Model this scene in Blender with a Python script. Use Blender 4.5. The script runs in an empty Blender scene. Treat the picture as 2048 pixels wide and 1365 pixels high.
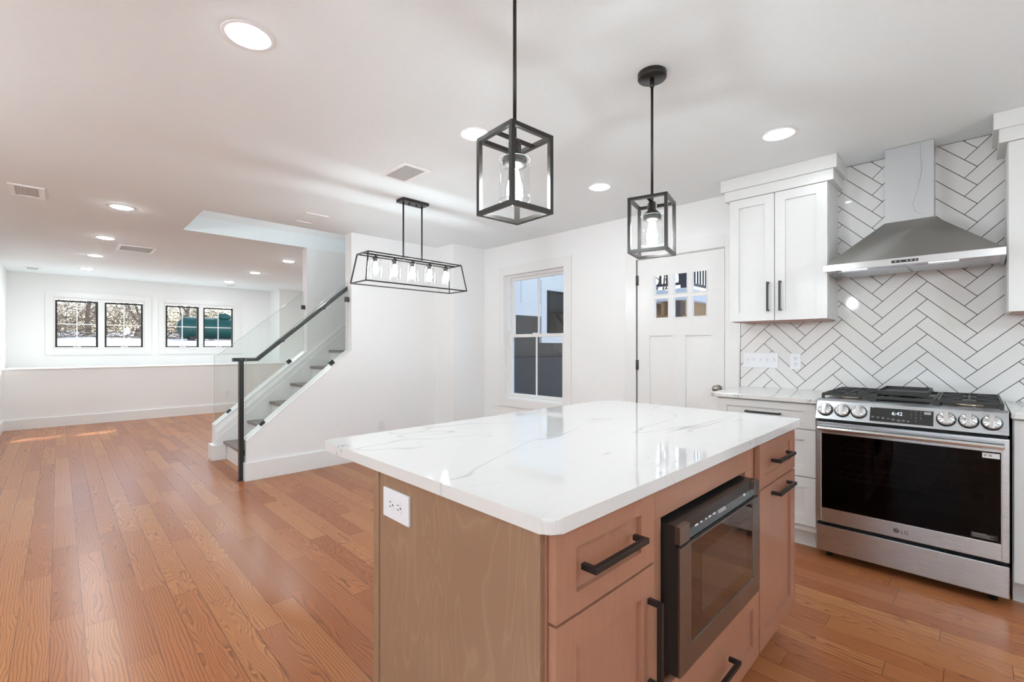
import bpy, bmesh, math, random
from mathutils import Vector, Matrix
random.seed(7)
R = math.radians
SC = bpy.context.scene
COL = SC.collection

# ------------------------------------------------------------------ camera, world, sun, exposure
EYE = 1.2227
cd = bpy.data.cameras.new('camera'); cam = bpy.data.objects.new('camera', cd); COL.objects.link(cam)
cd.sensor_width = 36; cd.sensor_fit = 'HORIZONTAL'; cd.lens = 36 * 916 / 2048
cd.shift_y = 11.5 / 2048
cd.clip_start = 0.05; cd.clip_end = 300
AX = math.atan(926 / 916)                      # the +X axis lies this far right of the view
cam.location = (0, 0, EYE); cam.rotation_euler = (R(90), 0, AX - R(90))
SC.camera = cam
SC.view_settings.view_transform = 'Standard'; SC.view_settings.look = 'None'
SC.view_settings.gamma = 1; SC.view_settings.use_curve_mapping = False
SC.view_settings.exposure = 0.0
SC.cycles.diffuse_bounces = 7; SC.cycles.max_bounces = 14; SC.cycles.transparent_max_bounces = 24
LAMP = 1.52                                      # all lamps of the room
SUN_E = 13.0; SKY_E = 0.40
sun_dir = Vector((-1.03, -1.17, -1)).normalized()
w = bpy.data.worlds.new('world'); SC.world = w; w.use_nodes = True
nt = w.node_tree; bg = nt.nodes['Background']
sky = nt.nodes.new('ShaderNodeTexSky'); sky.sky_type = 'NISHITA'; sky.sun_disc = False
sky.sun_elevation = R(33); sky.sun_rotation = math.atan2(-sun_dir.x, -sun_dir.y); sky.air_density = 1.0; sky.dust_density = 1.5
nt.links.new(sky.outputs[0], bg.inputs[0]); bg.inputs[1].default_value = SKY_E
sd = bpy.data.lights.new('sun', 'SUN'); sd.energy = SUN_E; sd.angle = R(0.6); sd.color = (1, .97, .94)
so = bpy.data.objects.new('sun', sd); COL.objects.link(so); so.rotation_euler = sun_dir.to_track_quat('-Z', 'Y').to_euler()

# ------------------------------------------------------------------ materials
class NT:
    def __init__(s, name):
        s.m = bpy.data.materials.new(name); s.m.use_nodes = True; s.t = s.m.node_tree
        s.b = s.t.nodes['Principled BSDF']; s.out = s.t.nodes['Material Output']
    def n(s, t, **k):
        x = s.t.nodes.new('ShaderNode' + t)
        for a, v in k.items(): setattr(x, a, v)
        return x
    def l(s, a, b): s.t.links.new(a, b)
    def math(s, op, a, b=None, c=None):
        x = s.n('Math', operation=op)
        for i, v in enumerate((a, b, c)):
            if v is None: continue
            if isinstance(v, (int, float)): x.inputs[i].default_value = v
            else: s.l(v, x.inputs[i])
        return x.outputs[0]
    def pos(s): return s.n('NewGeometry').outputs['Position']
    def obj(s): return s.n('TexCoord').outputs['Object']
    def xyz(s, v):
        x = s.n('SeparateXYZ'); s.l(v, x.inputs[0]); return x.outputs
    def comb(s, a, b, c):
        x = s.n('CombineXYZ')
        for i, v in enumerate((a, b, c)):
            if isinstance(v, (int, float)): x.inputs[i].default_value = v
            else: s.l(v, x.inputs[i])
        return x.outputs[0]
    def noise(s, v, scale=1, detail=2, rough=.5, dist=0):
        x = s.n('TexNoise'); s.l(v, x.inputs['Vector']); x.inputs['Scale'].default_value = scale
        x.inputs['Detail'].default_value = detail; x.inputs['Roughness'].default_value = rough; x.inputs['Distortion'].default_value = dist
        return x.outputs[0]
    def ramp(s, f, stops):
        x = s.n('ValToRGB'); s.l(f, x.inputs[0]); e = x.color_ramp.elements
        while len(e) < len(stops): e.new(0.5)
        for i, (p, c) in enumerate(stops): e[i].position = p; e[i].color = (*c, 1)
        return x.outputs[0]
    def mix(s, f, a, b):
        x = s.n('MixRGB')
        for i, v in enumerate((f, a, b)):
            if isinstance(v, (int, float)): x.inputs[i].default_value = v
            elif isinstance(v, tuple): x.inputs[i].default_value = (*v, 1)
            else: s.l(v, x.inputs[i])
        return x.outputs[0]
    def bump(s, h, strength=.2, d=.002):
        x = s.n('Bump'); s.l(h, x.inputs['Height']); x.inputs['Strength'].default_value = strength; x.inputs['Distance'].default_value = d
        s.l(x.outputs[0], s.b.inputs['Normal'])

def paint(name, c, rough=.5, metal=0, coat=0, spec=.5, bump=0, bscale=60):
    s = NT(name); b = s.b
    b.inputs['Base Color'].default_value = (*c, 1); b.inputs['Roughness'].default_value = rough
    b.inputs['Metallic'].default_value = metal; b.inputs['Coat Weight'].default_value = coat
    b.inputs['Specular IOR Level'].default_value = spec
    p = s.pos()
    # every material carries a slight procedural unevenness
    v = s.noise(p, bscale, 3); col = s.mix(v, tuple(x * .975 for x in c), tuple(min(1, x * 1.02) for x in c))
    s.l(col, b.inputs['Base Color'])
    if bump: s.bump(v, bump, .001)
    return s.m

def emit(name, c, e):
    s = NT(name); x = s.n('Emission'); x.inputs[0].default_value = (*c, 1); x.inputs[1].default_value = e
    s.l(x.outputs[0], s.out.inputs[0]); return s.m

def glass(name, tint=(1, 1, 1), refl=1.0, ior=1.45, rough=0.0):
    s = NT(name); t = s.n('BsdfTransparent'); t.inputs[0].default_value = (*tint, 1)
    g = s.n('BsdfGlossy'); g.inputs['Roughness'].default_value = rough; g.inputs[0].default_value = (refl, refl, refl, 1)
    lw_ = s.n('LayerWeight'); lw_.inputs[0].default_value = .5; m = s.n('MixShader')
    f0 = ((ior - 1) / (ior + 1)) ** 2
    s.l(s.math('MULTIPLY_ADD', s.math('POWER', lw_.outputs['Facing'], 4.5), .75, f0), m.inputs[0]); s.l(t.outputs[0], m.inputs[1]); s.l(g.outputs[0], m.inputs[2])
    s.l(m.outputs[0], s.out.inputs[0]); return s.m

M = {}
M['wall'] = paint('wall_paint', (.83, .835, .83), .55, bump=.05, bscale=90)
M['ceil'] = paint('ceiling_paint', (.845, .91, .928), .8)
M['trim'] = paint('trim_paint', (.80, .80, .79), .3, bscale=20)
M['white_cab'] = paint('white_lacquer', (.68, .68, .665), .28, bscale=20)
M['plastic'] = paint('white_plastic', (.78, .79, .82), .3)
M['slot'] = paint('slot_dark', (.05, .05, .05), .5)
M['black'] = paint('black_metal', (.012, .011, .010), .38, 0.0)
M['lampblack'] = paint('lamp_bronze_black', (.022, .019, .017), .32, .3)
M['rail'] = paint('rail_black', (.02, .022, .022), .35)
M['clear'] = glass('clear_glass', (.985, .99, .985), .9)
M['railglass'] = glass('rail_glass', (.955, .97, .96), .8, 1.38)
M['glass_edge'] = paint('glass_edge', (.45, .52, .49), .15)
M['pane'] = glass('window_glass', (.96, .975, .98), .6, 1.35)
M['shade'] = glass('lamp_shade_glass', (.97, .98, .985), .9, 1.45)
M['bulbglass'] = glass('bulb_glass', (.98, .98, .98), .7, 1.4)
M['grille'] = paint('grille_grey', (.62, .62, .61), .5)
M['grille_dark'] = paint('grille_dark', (.10, .10, .10), .5)
M['grout'] = paint('dark_grout', (.028, .026, .025), .8)
M['tile'] = paint('white_glazed_tile', (.74, .73, .715), .06, coat=.3, bscale=8)
M['metal_edge'] = paint('metal_edge_trim', (.5, .5, .5), .3, 1)
M['hinge'] = paint('hinge_bronze', (.12, .11, .10), .4, .8)
M['crystal'] = paint('knob_metal', (.35, .33, .30), .15, .9, bscale=150)
M['iron'] = paint('cast_iron', (.022, .022, .022), .5, bscale=200)
M['blackgloss'] = paint('black_gloss_panel', (.012, .012, .012), .08, coat=.4)
M['enamel'] = paint('dark_enamel', (.05, .045, .045), .25)
M['rack'] = paint('oven_rack', (.5, .5, .5), .3, 1)
M['cavity'] = paint('oven_cavity', (.012, .012, .016), .35)
M['burner'] = paint('burner_brass', (.45, .38, .30), .3, .8)
M['label'] = paint('sticker_white', (.75, .75, .75), .4)
M['print'] = paint('print_grey', (.30, .30, .31), .4)
M['printw'] = paint('print_light', (.6, .6, .62), .4)
M['logo'] = paint('logo_grey', (.06, .06, .065), .3)
M['gap'] = paint('gap_black', (.008, .008, .008), .7)
M['mwblack'] = paint('microwave_black', (.018, .017, .016), .3)
M['mwglass'] = paint('microwave_glass', (.022, .014, .010), .04, coat=.6)
M['mwscreen'] = paint('microwave_screen', (.27, .27, .28), .2)
M['mwinner'] = paint('microwave_window', (.05, .035, .028), .05, coat=.6)
M['snow'] = paint('snow', (.62, .63, .66), .7, bump=.5, bscale=3)
M['siding'] = paint('white_siding', (.86, .83, .78), .6)
M['concrete'] = paint('concrete', (.088, .080, .075), .8, bump=.3, bscale=9)
M['concrete2'] = paint('concrete_upper', (.115, .095, .075), .8, bump=.3, bscale=7)
M['blackframe'] = paint('black_window_frame', (.008, .008, .008), .45)
M['darkpane'] = paint('dark_window_pane', (.045, .04, .033), .15)
M['bark'] = paint('bark', (.14, .105, .08), .9, bscale=12)
M['deckwood'] = paint('deck_wood', (.36, .22, .11), .7, bscale=10)
M['deckpost'] = paint('deck_post_brown', (.11, .07, .055), .7)
M['tank'] = paint('tank_green', (.006, .085, .065), .45, bscale=2)
M['railing'] = paint('railing_dark', (.03, .03, .04), .5)
M['lamp_white'] = paint('lamp_trim_white', (.85, .85, .85), .4)
M['bulbmat'] = emit('bulb_glow', (.89, .97, 1.0), 185 * LAMP)
M['bulbmat5'] = emit('bulb_glow_dining', (.89, .965, 1.0), 105 * LAMP)
M['disc'] = emit('downlight_glow', (.87, .965, 1.01), 54 * LAMP)
M['disc_far'] = emit('downlight_glow_far', (.88, .965, 1.0), 158 * LAMP)
M['globe'] = emit('fill_globe_glow', (.86, .965, 1.02), 62 * LAMP)
M['hoodled'] = emit('hood_light_glow', (.95, .97, 1), 2.2)
M['digits'] = emit('clock_digits', (.8, .9, 1), 1.5)
M['twig'] = None

def steel(name, c=(.60, .585, .57), rough=.24, stretch=(1, 1, 40), amt=.04):
    s = NT(name); b = s.b; b.inputs['Metallic'].default_value = 1
    x = s.xyz(s.pos()); v = s.comb(s.math('MULTIPLY', x[0], stretch[0]), s.math('MULTIPLY', x[1], stretch[1]), s.math('MULTIPLY', x[2], stretch[2]))
    n = s.noise(v, 9, 4, .6)
    s.l(s.mix(n, tuple(a * .99 for a in c), tuple(min(1, a * 1.008) for a in c)), b.inputs['Base Color'])
    r = s.math('MULTIPLY_ADD', n, amt, rough - amt / 2); s.l(r, b.inputs['Roughness'])
    b.inputs['Anisotropic'].default_value = .75; b.inputs['Anisotropic Rotation'].default_value = .25
    return s.m
M['steel'] = steel('brushed_steel', (.55, .575, .60), .28, (1, 1, 60), .05)
M['steel_hood'] = steel('hood_steel', (.42, .41, .39), .34)
M['steel_lip'] = steel('hood_lip_steel', (.66, .66, .66), .2)
M['duct'] = steel('galvanised_duct', (.56, .57, .57), .38, (2, 2, 2), .2)
M['dark_steel'] = steel('dark_steel', (.30, .285, .27), .3, (1, 1, 8), .03)
M['knobsteel'] = steel('knob_steel', (.74, .74, .74), .22, (20, 20, 20))
M['knobdark'] = steel('knob_groove_steel', (.30, .30, .30), .3, (20, 20, 20))

def oak():
    s = NT('oak_plank_floor'); x = s.xyz(s.pos()); PW = .105
    u = s.math('DIVIDE', s.math('ADD', x[0], 10.002), PW); row = s.math('FLOOR', u); fu = s.math('FRACT', u)
    wn = s.n('TexWhiteNoise', noise_dimensions='1D'); s.l(row, wn.inputs['W'])
    ln = s.math('MULTIPLY_ADD', wn.outputs[0], .35, .85)
    v = s.math('ADD', s.math('DIVIDE', s.math('ADD', x[1], 20), ln), s.math('MULTIPLY', wn.outputs[0], 37.3))
    pl = s.math('FLOOR', v); fv = s.math('FRACT', v)
    w2 = s.n('TexWhiteNoise', noise_dimensions='2D'); s.l(s.comb(row, pl, 0), w2.inputs['Vector'])
    rc = s.xyz(w2.outputs['Color'])
    # cathedral grain: contour lines that run mostly along the plank, different on every plank
    amp = s.math('MULTIPLY_ADD', s.math('POWER', rc[0], 1.6), 1.9, .25)
    off = s.comb(s.math('MULTIPLY_ADD', fu, 1.0, s.math('MULTIPLY', rc[0], 40)), s.math('MULTIPLY_ADD', x[1], 1.3, s.math('MULTIPLY', rc[1], 40)), s.math('MULTIPLY', rc[2], 9))
    n1 = s.noise(off, 1.15, 2.0, .45, .15)
    wob = s.noise(s.comb(s.math('MULTIPLY', x[0], 30), s.math('MULTIPLY', x[1], 9), rc[1]), 1, 2)
    val = s.math('ADD', s.math('MULTIPLY', s.math('ABSOLUTE', s.math('SUBTRACT', fu, rc[1])), .75), s.math('ADD', s.math('MULTIPLY', n1, amp), s.math('MULTIPLY', wob, .06)))
    rings = s.math('FRACT', s.math('MULTIPLY', val, 12))
    line = s.math('POWER', s.math('SUBTRACT', 1, rings), 2.8)
    fine = s.noise(s.comb(s.math('MULTIPLY', x[0], 420), s.math('MULTIPLY', x[1], 14), rc[0]), 1, 3, .6)
    linf = s.math('MULTIPLY', line, s.math('MULTIPLY_ADD', fine, .8, .35))
    base = s.ramp(rc[2], [(0, (.325, .104, .034)), (.3, (.385, .134, .048)), (.7, (.43, .164, .060)), (1, (.475, .196, .071))])
    tone = s.mix(s.math('MULTIPLY', fine, .3), base, (.27, .11, .055))
    col = s.mix(s.math('MULTIPLY', linf, 1.0), tone, (.135, .05, .026))
    # seams
    e = s.math('MINIMUM', fu, s.math('SUBTRACT', 1, fu)); ey = s.math('MULTIPLY', s.math('MINIMUM', fv, s.math('SUBTRACT', 1, fv)), 9)
    sw = s.math('MULTIPLY_ADD', rc[0], .012, .004)
    seam = s.math('LESS_THAN', s.math('MINIMUM', e, ey), sw)
    col = s.mix(s.math('MULTIPLY', seam, .75), col, (.07, .03, .02))
    s.l(col, s.b.inputs['Base Color'])
    s.b.inputs['Roughness'].default_value = .26; s.b.inputs['Specular IOR Level'].default_value = .2
    h = s.math('SUBTRACT', s.math('MULTIPLY', s.noise(s.comb(s.math('MULTIPLY', x[0], 4), x[1], 0), 3, 1), .6), s.math('MULTIPLY', seam, .5))
    s.bump(h, .12, .004)
    return s.m
M['oak'] = oak()

def cabwood(name, light, dark, red, vert=True):
    s = NT(name); x = s.xyz(s.obj())
    if vert: v = s.comb(s.math('MULTIPLY', x[0], 6), s.math('MULTIPLY', x[1], 6), s.math('MULTIPLY', x[2], 1.0))
    else: v = s.comb(s.math('MULTIPLY', x[0], 1.0), s.math('MULTIPLY', x[1], 6), s.math('MULTIPLY', x[2], 6))
    n = s.noise(v, 1.3, 2, .5, .6); ring = s.math('FRACT', s.math('MULTIPLY', n, 14))
    line = s.math('POWER', s.math('ABSOLUTE', s.math('MULTIPLY_ADD', ring, 2, -1)), 5)
    f = s.noise(s.comb(s.math('MULTIPLY', x[0], 150 if vert else 6), s.math('MULTIPLY', x[1], 150), s.math('MULTIPLY', x[2], 6 if vert else 150)), 1, 3)
    blot = s.noise(s.obj(), 3.2, 2)
    c = s.mix(blot, light, dark); c = s.mix(s.math('MULTIPLY', line, .22), c, red); c = s.mix(s.math('MULTIPLY', f, .25), c, dark)
    s.l(c, s.b.inputs['Base Color']); s.b.inputs['Roughness'].default_value = .33
    s.b.inputs['Coat Weight'].default_value = .15
    return s.m
M['woodside'] = cabwood('maple_side', (.30, .178, .112), (.235, .136, .082), (.52, .36, .23))
M['woodfront'] = cabwood('maple_front', (.40, .195, .125), (.32, .145, .09), (.45, .25, .165))
M['woodfront_h'] = cabwood('maple_front_horizontal', (.40, .225, .155), (.32, .165, .11), (.42, .24, .17), False)
M['tread'] = cabwood('stair_tread_wood', (.20, .155, .135), (.14, .105, .09), (.10, .07, .06), False)

def quartz():
    s = NT('veined_quartz'); p = s.pos(); x = s.xyz(p)
    q = s.comb(s.math('MULTIPLY', x[0], .55), s.math('MULTIPLY', x[1], 1.7), s.math('MULTIPLY', x[2], .5))
    n = s.noise(q, 1.35, 3.2, .5, .5)
    d = s.math('ABSOLUTE', s.math('SUBTRACT', n, .5))
    vein = s.math('MAXIMUM', 0, s.math('SUBTRACT', 1, s.math('MULTIPLY', d, 130)))
    n2 = s.noise(q, 2.7, 3, .55, .8); d2 = s.math('ABSOLUTE', s.math('SUBTRACT', n2, .47))
    v2 = s.math('MULTIPLY', s.math('MAXIMUM', 0, s.math('SUBTRACT', 1, s.math('MULTIPLY', d2, 190))), .35)
    mask = s.math('MINIMUM', 1, s.math('MAXIMUM', .12, s.math('MULTIPLY_ADD', s.noise(p, 3.1, 2), 3.2, -1.2)))
    vv = s.math('MULTIPLY', s.math('MAXIMUM', vein, v2), mask)
    col = s.mix(s.math('MULTIPLY', vv, .75), (.69, .685, .67), (.32, .32, .305))
    # dark mineral pockets near the far left corner of the edge
    for cx, cy, rr in ((.63, 1.385, .042), (3.17, 1.26, .04), (3.17, .69, .02), (1.62, .53, .018)):
        vm = s.n('VectorMath', operation='DISTANCE'); s.l(p, vm.inputs[0]); vm.inputs[1].default_value = (cx, cy, .9)
        k = s.math('LESS_THAN', s.math('MULTIPLY_ADD', s.noise(p, 95, 3), 1.9, s.math('DIVIDE', vm.outputs['Value'], rr)), 1.35)
        col = s.mix(s.math('MULTIPLY', k, .6), col, (.22, .26, .25))
    s.l(col, s.b.inputs['Base Color']); s.b.inputs['Roughness'].default_value = .05
    s.b.inputs['Specular IOR Level'].default_value = .8
    return s.m
M['quartz'] = quartz()

def twigmat():
    s = NT('dry_twigs'); n = s.noise(s.pos(), 2.5, 3)
    s.l(s.ramp(n, [(.3, (.10, .07, .05)), (.5, (.26, .19, .14)), (.68, (.5, .41, .33))]), s.b.inputs['Base Color'])
    s.b.inputs['Roughness'].default_value = .9; return s.m
M['twig'] = twigmat()

# ------------------------------------------------------------------ mesh helpers
JR = random.Random(11)
class MB:
    """collects shapes (world coordinates) into one mesh"""
    def __init__(s): s.bm = bmesh.new(); s.mi = 0; s.round = False
    def _add(s, vs, fs, smooth=False):
        v = [s.bm.verts.new(p) for p in vs]
        for f in fs:
            try:
                q = s.bm.faces.new([v[i] for i in f]); q.smooth = smooth; q.material_index = s.mi
            except ValueError: pass
        return v
    def box(s, x0, x1, y0, y1, z0, z1, bev=0):
        j = [JR.uniform(.00001, .00013) for _ in range(6)]      # hair-thin differences so that touching faces never coincide
        x0, x1 = min(x0, x1) - j[0], max(x0, x1) + j[1]; y0, y1 = min(y0, y1) - j[2], max(y0, y1) + j[3]; z0, z1 = min(z0, z1) - j[4], max(z0, z1) + j[5]
        vs = [(x, y, z) for z in (z0, z1) for x, y in ((x0, y0), (x1, y0), (x1, y1), (x0, y1))]
        fs = [(3, 2, 1, 0), (4, 5, 6, 7), (0, 1, 5, 4), (1, 2, 6, 5), (2, 3, 7, 6), (3, 0, 4, 7)]
        if not bev: s._add(vs, fs); return s
        t = bmesh.new(); v = [t.verts.new(p) for p in vs]
        for f in fs: t.faces.new([v[i] for i in f])
        bmesh.ops.bevel(t, geom=list(t.edges), offset=bev, segments=2, profile=.7, affect='EDGES')
        s._merge(t); return s
    def _merge(s, t, smooth=False):
        t.verts.index_update()
        v = {a.index: s.bm.verts.new(a.co) for a in t.verts}
        for f in t.faces:
            q = s.bm.faces.new([v[a.index] for a in f.verts]); q.material_index = s.mi; q.smooth = smooth
        t.free()
    def hexa(s, p):            # 8 corners: bottom 4 then top 4
        s._add(p, [(3, 2, 1, 0), (4, 5, 6, 7), (0, 1, 5, 4), (1, 2, 6, 5), (2, 3, 7, 6), (3, 0, 4, 7)]); return s
    def prism(s, poly, a, b, axis='z'):
        """polygon of 2D points extruded from a to b along axis (x: (y,z); y: (x,z); z: (x,y))"""
        def P(q, t): return {'x': (t, q[0], q[1]), 'y': (q[0], t, q[1]), 'z': (q[0], q[1], t)}[axis]
        n = len(poly); vs = [P(q, a) for q in poly] + [P(q, b) for q in poly]
        fs = [tuple(range(n))[::-1], tuple(range(n, 2 * n))] + [(i, (i + 1) % n, n + (i + 1) % n, n + i) for i in range(n)]
        s._add(vs, fs); return s
    def tube(s, pts, r, seg=10, cap=True, smooth=True, rot=0):
        pts = [Vector(p) for p in pts]; rs = r if isinstance(r, (list, tuple)) else [r] * len(pts)
        rings = []
        up = Vector((0, 0, 1))
        for i, p in enumerate(pts):
            d = (pts[min(i + 1, len(pts) - 1)] - pts[max(i - 1, 0)]).normalized()
            a = d.cross(up)
            if a.length < 1e-3: a = Vector((1, 0, 0))
            a.normalize(); b = d.cross(a).normalized()
            rings.append([s.bm.verts.new(p + (a * math.cos(rot + 2 * math.pi * k / seg) + b * math.sin(rot + 2 * math.pi * k / seg)) * rs[i]) for k in range(seg)])
        for A, B in zip(rings, rings[1:]):
            for k in range(seg):
                f = s.bm.faces.new((A[k], A[(k + 1) % seg], B[(k + 1) % seg], B[k])); f.smooth = smooth; f.material_index = s.mi
        if cap:
            for q in (rings[0][::-1], rings[-1]):
                f = s.bm.faces.new(q); f.material_index = s.mi
        return s
    def bar(s, a, b, t):       # square bar
        return s.tube([a, b], t * .7071, 4, smooth=False, rot=math.pi / 4)
    def lathe(s, prof, c, seg=24, axis='z', smooth=True):
        rings = []; s.round = True
        for r, h in prof:
            ring = []
            for k in range(seg):
                a = 2 * math.pi * k / seg; u, v = r * math.cos(a), r * math.sin(a)
                o = {'z': (u, v, h), 'x': (h, u, v), 'y': (u, h, v)}[axis]
                ring.append(s.bm.verts.new((c[0] + o[0], c[1] + o[1], c[2] + o[2])))
            rings.append(ring)
        for A, B in zip(rings, rings[1:]):
            for k in range(seg):
                f = s.bm.faces.new((A[k], A[(k + 1) % seg], B[(k + 1) % seg], B[k])); f.smooth = smooth; f.material_index = s.mi
        if prof[0][0] > 1e-6:
            s.bm.faces.new(rings[0][::-1]).material_index = s.mi
        if prof[-1][0] > 1e-6: s.bm.faces.new(rings[-1]).material_index = s.mi
        return s
    def build(s, name, mat, parent=None, off=None):
        me = bpy.data.meshes.new(name)
        if s.round: bmesh.ops.remove_doubles(s.bm, verts=s.bm.verts, dist=1e-6)
        bmesh.ops.recalc_face_normals(s.bm, faces=s.bm.faces)
        if off is None: off = wloc(parent) if parent else Vector((0, 0, 0))
        if off.length > 0: bmesh.ops.translate(s.bm, verts=s.bm.verts, vec=-off)
        s.bm.to_mesh(me); s.bm.free()
        for m in (mat if isinstance(mat, (list, tuple)) else [mat]): me.materials.append(m)
        o = bpy.data.objects.new(name, me); COL.objects.link(o)
        if parent: o.parent = parent
        return o

def wloc(o):
    v = Vector((0, 0, 0))
    while o: v += o.location; o = o.parent
    return v
def tag(o, label=None, cat=None, group=None, kind=None):
    if label: o['label'] = label
    if cat: o['category'] = cat
    if group: o['group'] = group
    if kind: o['kind'] = kind
    return o
def empty(name, loc, label=None, cat=None, group=None, kind=None):
    o = bpy.data.objects.new(name, None); COL.objects.link(o); o.location = loc; o.empty_display_size = .1
    return tag(o, label, cat, group, kind)
def struct(name, mb, mat, label=None, parent=None):
    o = mb.build(name, mat, parent)
    if not parent: o['kind'] = 'structure'
    if label: o['label'] = label
    return o
def copy_tree(o, parent=None):
    c = o.copy(); COL.objects.link(c); c.parent = parent
    for ch in [x for x in bpy.data.objects if x.parent == o and x != c]: copy_tree(ch, c)
    return c
def text(name, body, size, loc, rot, mat, parent=None, ext=.0004, align='CENTER'):
    cu = bpy.data.curves.new(name, 'FONT'); cu.body = body; cu.size = size; cu.extrude = ext; cu.align_x = align; cu.align_y = 'CENTER'
    cu.materials.append(mat); o = bpy.data.objects.new(name, cu); COL.objects.link(o)
    o.parent = parent; o.location = Vector(loc) - (wloc(parent) if parent else Vector((0, 0, 0))); o.rotation_euler = rot
    bpy.context.view_layer.update()
    me = bpy.data.meshes.new_from_object(o); mo = bpy.data.objects.new(name, me); COL.objects.link(mo)
    mo.parent = parent; mo.location = o.location; mo.rotation_euler = rot; bpy.data.objects.remove(o); return mo

# ------------------------------------------------------------------ measurements
W = 3.80          # inner face of the stove / door wall
H = 2.44          # ceiling
LW = -0.59        # left wall of the far room
BK = -2.6         # wall behind the camera
FARY = 10.88      # window wall of the niche
KX = -3.0         # kitchen side wall, behind the camera to the left

# ------------------------------------------------------------------ shell
struct('floor', MB().box(KX - .1, 4.0, BK - .1, 10.0, -.12, 0), M['oak'])
HX0, HX1, HY0, HY1 = .915, 3.3, 4.83, 5.776     # stairwell opening
c = MB(); c.box(KX - .1, 3.95, BK - .1, HY0, H, H + .16); c.box(KX - .1, HX0, HY0, HY1, H, H + .16)
c.box(HX1, 3.95, HY0, HY1, H, H + .16); c.box(KX - .1, 3.95, HY1, 11.1, H, H + .16)
struct('ceiling', c, M['ceil'])
s_ = MB(); T = 3.7
s_.box(HX0 - .1, HX1 + .1, HY0 - .12, HY0, H + .16, T); s_.box(HX0 - .1, HX0, HY0, HY1, H + .16, T)
s_.box(HX1, HX1 + .1, HY0, HY1, H + .16, T); s_.box(HX0 - .1, HX1 + .1, HY1, HY1 + .12, H + .16, T); s_.box(HX0 - .1, HX1 + .1, HY0 - .12, HY1 + .12, T, T + .1)
struct('wall_stairwell', s_, M['wall'])
WY0, WY1, WZ0, WZ1 = 3.039, 3.985, .588, 2.09        # double hung window
DY0, DY1, DZ1 = 1.41, 2.197, 2.02                     # kitchen door
rw = MB(); X1 = 3.95
rw.box(W, X1, BK, DY0, 0, H); rw.box(W, X1, DY0, DY1, DZ1, H); rw.box(W, X1, DY1, WY0, 0, H)
rw.box(W, X1, WY0, WY1, 0, WZ0); rw.box(W, X1, WY0, WY1, WZ1, H); rw.box(W, X1, WY1, 10.9, 0, H)
struct('wall_right', rw, M['wall'])
# chase / column in the corner beside the window, and the stair's outer wall
struct('wall_corner', MB().box(3.31, W, 4.33, 4.66, 0, H), M['wall'])
kn = MB()
kn.prism([(1.213, 0), (W, 0), (W, H), (2.21, H), (2.21, 1.18), (1.213, .359)], 4.66, 4.80, 'y')
struct('wall_stair', kn, M['wall'])
k2 = MB(); k2.prism([(1.20, 0), (W, 0), (W, H), (2.165, H), (2.165, 1.165), (1.20, .37)], 5.776, 5.91, 'y')
struct('wall_stair_far', k2, M['wall'])
# far wall with niche
NR = 3.30
F = [(-.06, 1.125), (1.435, 2.595)]; FZ0, FZ1 = 1.195, 2.06
fw = MB(); fw.box(LW - .1, F[0][0], FARY, FARY + .17, .88, H); fw.box(F[0][1], F[1][0], FARY, FARY + .17, .88, H); fw.box(F[1][1], NR + .1, FARY, FARY + .17, .88, H)
for a, b in F: fw.box(a, b, FARY, FARY + .17, .88, FZ0); fw.box(a, b, FARY, FARY + .17, FZ1, H)
struct('wall_far', fw, M['wall'])
struct('wall_far_lower', MB().box(LW - .1, W, 9.90, FARY + .17, -.1, .88), M['wall'])
struct('wall_niche', MB().box(NR, W, 10.3, FARY + .17, .88, H), M['wall'])
# left wall with a glazed door (narrow lites)
L0, L1 = 8.25, 9.15
lw = MB(); lw.box(LW - .12, LW, 6.3, 6.6, 0, H); lw.box(LW - .12, LW, 7.6, L0, 0, H); lw.box(LW - .12, LW, 6.6, 7.6, 0, .55); lw.box(LW - .12, LW, 6.6, 7.6, 2.05, H); lw.box(LW - .12, LW, L0, L1, 2.08, H); lw.box(LW - .12, LW, L1, FARY, 0, H)
lw.box(KX - .1, LW - .12, 6.3, 6.42, 0, H)
struct('wall_left', lw, M['wall'])
pw = MB(); pw.box(KX - .12, KX, BK, .1, 0, H); pw.box(KX - .12, KX, 1.9, 6.3, 0, H); pw.box(KX - .12, KX, .1, 1.9, 2.06, H)
struct('wall_kitchen_left', pw, M['wall'])
e = empty('door_3', (KX, 1.0, 0), kind='structure'); m = MB()
for a, b in ((.1, .16), (.96, 1.04), (1.84, 1.9)): m.box(KX - .08, KX - .03, a, b, 0, 2.06)
m.box(KX - .08, KX - .03, .16, 1.84, 0, .07); m.box(KX - .08, KX - .03, .16, 1.84, 1.99, 2.06); m.build('door_frame', M['trim'], e)
MB().box(KX - .06, KX - .054, .16, 1.84, .07, 1.99).build('glass', M['pane'], e)
e = empty('window_6', (LW, 7.1, .55), kind='structure'); m = MB()  # unseen window added to bring more daylight up to the far ceiling
for q in ((6.6, 6.65, .55, 2.05), (7.55, 7.6, .55, 2.05), (6.65, 7.55, .55, .6), (6.65, 7.55, 2.0, 2.05)): m.box(LW - .09, LW - .04, *q)
m.build('window_frame', M['trim'], e); MB().box(LW - .067, LW - .062, 6.65, 7.55, .6, 2.0).build('glass', M['pane'], e)
BW = [(-2.2, -.6), (.2, 2.6)]
bw = MB(); bw.box(KX, BW[0][0], BK - .15, BK, 0, H); bw.box(BW[0][1], BW[1][0], BK - .15, BK, 0, H); bw.box(BW[1][1], X1, BK - .15, BK, 0, H)
for a, b in BW: bw.box(a, b, BK - .15, BK, 0, .95); bw.box(a, b, BK - .15, BK, 2.1, H)
struct('wall_back', bw, M['wall'])
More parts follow.
